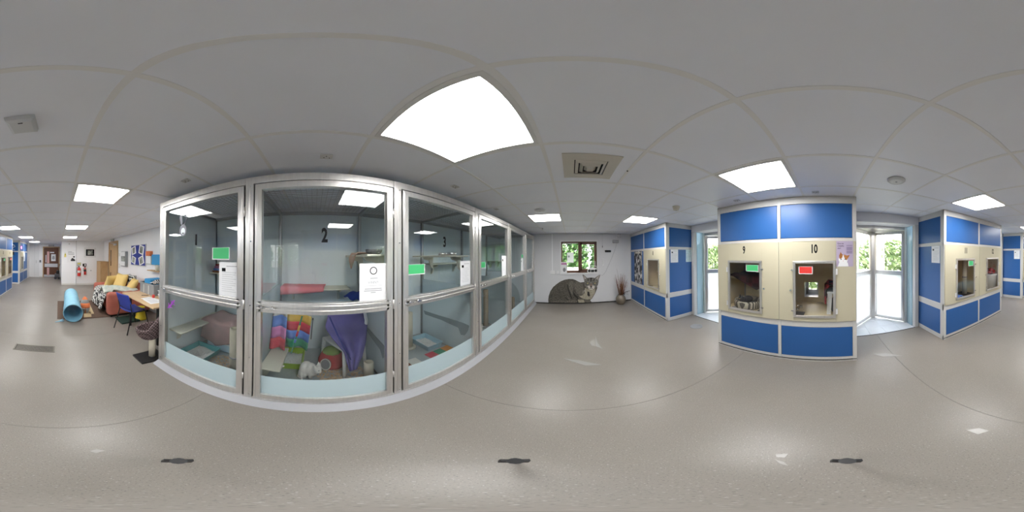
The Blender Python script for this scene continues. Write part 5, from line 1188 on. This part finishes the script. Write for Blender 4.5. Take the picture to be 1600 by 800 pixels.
for k in range(3): MB().prism(rect(-5.50,-5.18,1.15+k*.17,1.30+k*.17), fn, .10, .112).build('leaflet', MT['paper' if k % 2 == 0 else 'catphoto'], t)
tag(MB().prism(rect(-3.55,-3.02,1.28,1.54), fn, 0, .05).build('blue_folder', MT['bagblue'], bevel=.004), 'bright blue folder box fixed to the lounge wall', 'folder')
t = thing('leaflet_holder', 'pale leaflet holder on the wall beside the blue folder', 'holder', (XL,-3.7,1.28)); MB().prism(rect(-3.83,-3.57,1.285,1.50), fn, 0, .06).build('pocket', MT['cleartub'], t); MB().prism(rect(-3.81,-3.59,1.31,1.53), fn, .06, .065).build('leaflet', MT['paper'], t)
tag(MB().prism(rect(-3.78,-3.57,1.505,1.63), fn, .0, .10).build('orange_box', MT['orange'], bevel=.006), 'orange box above the leaflet holder on the wall', 'box')
t = thing('wall_shelf', 'small wooden wall shelf with a cream jar below the blue folder', 'shelf', (XL,-3.35,1.12)); MB().prism(rect(-3.60,-3.1,1.125,1.145), fn, 0, .16).build('board', MT['oak'], t); MB().lathe([(.05,0),(.055,.12),(.04,.14),(0,.14)], (XL+.08,-3.25,1.145), 16).build('jar', MT['shelfcream'], t)
t = thing('switch_plate', 'upper white switch plate beside the oak door', 'switch', (XL,-5.95,1.5)); MB().prism(rect(-6.0,-5.90,1.48,1.60), fn, 0, .012).build('plate', MT['offwhite'], t); MB().prism(rect(-5.97,-5.93,1.52,1.56), fn, .012, .02).build('rocker', MT['white'], t)
t = thing('switch_plate', 'lower white switch plate beside the oak door', 'switch', (XL,-5.95,1.0)); MB().prism(rect(-6.0,-5.90,1.02,1.2), fn, 0, .012).build('plate', MT['offwhite'], t); MB().prism(rect(-5.97,-5.93,1.09,1.13), fn, .012, .02).build('rocker', MT['white'], t)
mat('exitgreen', (.45,.50,.42), .5)
t = thing('exit_sign', 'pale exit sign box above the oak door', 'sign', (XL,-6.75,2.13)); MB().prism(rect(-6.95,-6.58,2.125,2.225), fn, 0, .05).build('box', MT['offwhite'], t); MB().prism(rect(-6.90,-6.63,2.14,2.21), fn, .05, .054).build('face', MT['exitgreen'], t)
t = thing('wood_cupboard', 'plain oak cupboard standing in the lounge corner', 'cupboard', (-2.1,-7.9,0)); MB().box(-2.31,-1.95,-8.13,-7.35,0,1.2).build('carcass', MT['oak'], t); MB().box(-1.95,-1.935,-8.11,-7.37,.04,1.17).build('door', MT['oak'], t); MB().box(-2.32,-1.93,-8.14,-7.33,1.2,1.22).build('top', MT['oak'], t)
# ---- back wall
fn = FN(YB)
mat('warnyellow', (.75,.62,.04), .5); mat('silhouette', (.01,.01,.01), .6)
t = thing('warning_sign', 'small yellow triangle warning sign on the back wall', 'sign', (-.33,YB,1.4)); MB().prism(rect(-.395,-.265,1.395,1.69), fn, 0, .002).build('plate', MT['paper'], t); MB().prism([(-.385,1.47),(-.275,1.47),(-.33,1.64)], fn, .002, .003).build('triangle', MT['warnyellow'], t); MB().prism(rect(-.385,-.275,1.41,1.455), fn, .002, .003).build('band', MT['warnyellow'], t); MB().prism([(-.345,1.50),(-.315,1.50),(-.33,1.59)], fn, .003, .004).build('mark', MT['ink'], t)
t = thing('cat_notice', 'white rounded notice with a black cat silhouette', 'notice', (-.635,YB,1.14)); MB().prism(rect(-.85,-.42,1.14,1.79), fn, 0, .006).build('board', MT['paper'], t, bevel=.02)
MB().prism([(-.815,1.21),(-.62,1.21),(-.60,1.27),(-.64,1.31),(-.66,1.36),(-.70,1.37),(-.73,1.34),(-.77,1.33),(-.80,1.30),(-.83,1.25)], fn, .006, .008).build('cat_body', MT['silhouette'], t); MB().prism(disc(-.765,1.42,.045,.04,16), fn, .006, .008).build('cat_head', MT['silhouette'], t)
for a0, a1, z in ((-.66,-.48,1.66),(-.78,-.46,1.60),(-.78,-.48,1.53)): MB().prism(rect(a0,a1,z,z+.028), fn, .006, .0075).build('text_line', MT['inkgrey'], t)
t = thing('framed_picture', 'black and white photograph in a white frame on the back wall', 'picture', (-1.58,YB,1.42)); MB().prism(rect(-1.90,-1.27,1.40,1.895), fn, 0, .025).build('frame', MT['white'], t, bevel=.005); MB().prism(rect(-1.80,-1.37,1.48,1.81), fn, .025, .027).build('photo', MT['ink'], t); MB().prism(rect(-1.72,-1.45,1.53,1.76), fn, .027, .028).build('image', MT['catphoto'], t)
def extinguisher(label, x, r, z0, z1):
    t = thing('fire_extinguisher', label, 'extinguisher', (x,YB,z0), 'fire extinguishers')
    MB().lathe([(0,0),(r*.9,0),(r,.02),(r,z1-z0-.12),(r*.8,z1-z0-.07),(r*.35,z1-z0-.04),(r*.3,z1-z0),(0,z1-z0)], (x,YB+r+.02,z0), 24).build('cylinder', MT['red'], t)
    MB().box(x-.02,x+.02,YB+r,YB+r+.05,z1-.01,z1+.04).bar((x,YB+r+.02,z1+.03),(x+.09,YB+r+.03,z1+.045),.02,.012).build('valve_handle', MT['black'], t)
    MB().tube([(x+.02,YB+r+.02,z1+.01),(x+r+.03,YB+r+.02,z1-.05),(x+r+.03,YB+r+.02,z0+.18)], .01, 6).build('hose', MT['black'], t)
    MB().lathe([(r+.001,.0),(r+.001,.12)], (x,YB+r+.02,z0+.16), 24).build('label_band', MT['offwhite' if r > .06 else 'black'], t)
    MB().box(x-.03,x+.03,YB,YB+.025,z0+.1,z1-.05).build('bracket', MT['midgrey'], t)
extinguisher('large red fire extinguisher on the back wall', -1.02, .085, .47, .93); extinguisher('slim red fire extinguisher with black label on the back wall', -1.325, .058, .53, .90)
t = thing('extinguisher_sign', 'yellow green sign above the large extinguisher', 'sign', (-1.03,YB,.98)); MB().prism(rect(-1.13,-.93,.97,1.14), fn, 0, .003).build('plate', MT['exitgreen'], t); MB().prism(rect(-1.10,-.96,1.06,1.11), fn, .003, .004).build('band', MT['warnyellow'], t)
t = thing('extinguisher_sign', 'black square sign above the slim extinguisher', 'sign', (-1.31,YB,.93)); MB().prism(rect(-1.41,-1.21,.945,1.08), fn, 0, .003).build('plate', MT['ink'], t); MB().prism(rect(-1.38,-1.30,.98,1.05), fn, .003, .004).build('symbol', MT['paper'], t)
tag(MB().cyl((-.875,YB+.025,0),(-.875,YB+.025,CEIL),.02,n=12).build('pipe', MT['white']), 'vertical white pipe between the notice and the extinguishers', 'pipe')
t = thing('wall_sensor', 'tiny white sensor high on the back wall above the notice', 'sensor', (-.52,YB,2.0)); MB().prism(rect(-.56,-.49,2.03,2.10), fn, 0, .04).build('case', MT['offwhite'], t, bevel=.008); MB().prism(disc(-.525,2.065,.015,.015,12), fn, .04, .046).build('lens', MT['inkgrey'], t)
tag(MB().prism(disc(-1.64,.73,.03,.03,16), fn, 0, .006).build('cable_outlet', MT['inkgrey']), 'small grey round cable outlet on the back wall', 'outlet')
# ---- corridor
fn = FN(YF)
t = thing('exit_sign', 'dark exit sign above the brown corridor door', 'sign', (.5,YF,2.06)); MB().prism(rect(.32,.68,2.075,2.185), fn, 0, .04).build('box', MT['midgrey'], t); 
for k in range(4): MB().prism(rect(.36+k*.075,.41+k*.075,2.10,2.16), fn, .04, .043).build('pictogram', MT['offwhite'], t)
t = thing('door_entry_box', 'grey wall box beside the corridor cupboard', 'box', (1.30,YF,1.0)); MB().prism(rect(1.17,1.29,.99,1.15), fn, 0, .05).build('case', MT['tubgrey'], t, bevel=.008); MB().prism(rect(1.19,1.27,1.08,1.13), fn, .05, .054).build('screen', MT['ink'], t)
t = thing('pushchair', 'folded black buggy parked beside the corridor door', 'buggy', (.06,-10.2,0))
for y in (-10.35,-10.05):
    for x in (-.03,.20): MB().cyl((x,y-.015,.07),(x,y+.015,.07),.07,n=18).build('wheel', MT['black'], t)
MB().box(-.08,.24,-10.36,-10.04,.12,.34).build('basket', MT['darkgrey'], t, bevel=.03, seg=3); MB().box(-.06,.14,-10.34,-10.06,.34,.55).build('seat', MT['black'], t, bevel=.05, seg=3)
for y in (-10.34,-10.06): MB().tube([(.10,y,.10),(.0,y,.55),(-.08,y,.95)], .012, 8).build('handle', MT['black'], t)
# neon and squiggle on the corridor units
t = thing('neon_sign', 'small pink glowing heart light on the last blue cabinet', 'light', (XU,-8.3,1.85))
emis('neonpink', (1.0,.25,.75), 4.0)
MB().prism([(-8.22,1.86),(-8.30,1.80),(-8.38,1.86),(-8.38,1.92),(-8.34,1.95),(-8.30,1.92),(-8.26,1.95),(-8.22,1.92)], FW(XU), .004, .02).build('heart', MT['neonpink'], t); MB().prism(rect(-8.36,-8.24,1.84,1.9), FW(XU), .0, .004).build('backing', MT['white'], t)
t = thing('squiggle_decal', 'white squiggle decal on the blue corridor side panel', 'decal', (2.3,-7.99,1.8))
pts = [(2.32,-7.97,2.02),(2.22,-7.97,1.98),(2.18,-7.97,1.92),(2.28,-7.97,1.88),(2.34,-7.97,1.82),(2.28,-7.97,1.76),(2.2,-7.97,1.74)]
MB().tube(pts, .012, 6).build('line', MT['white'], t); MB().box(2.24,2.31,-7.985,-7.96,1.50,1.66).build('hook', MT['black'], t)
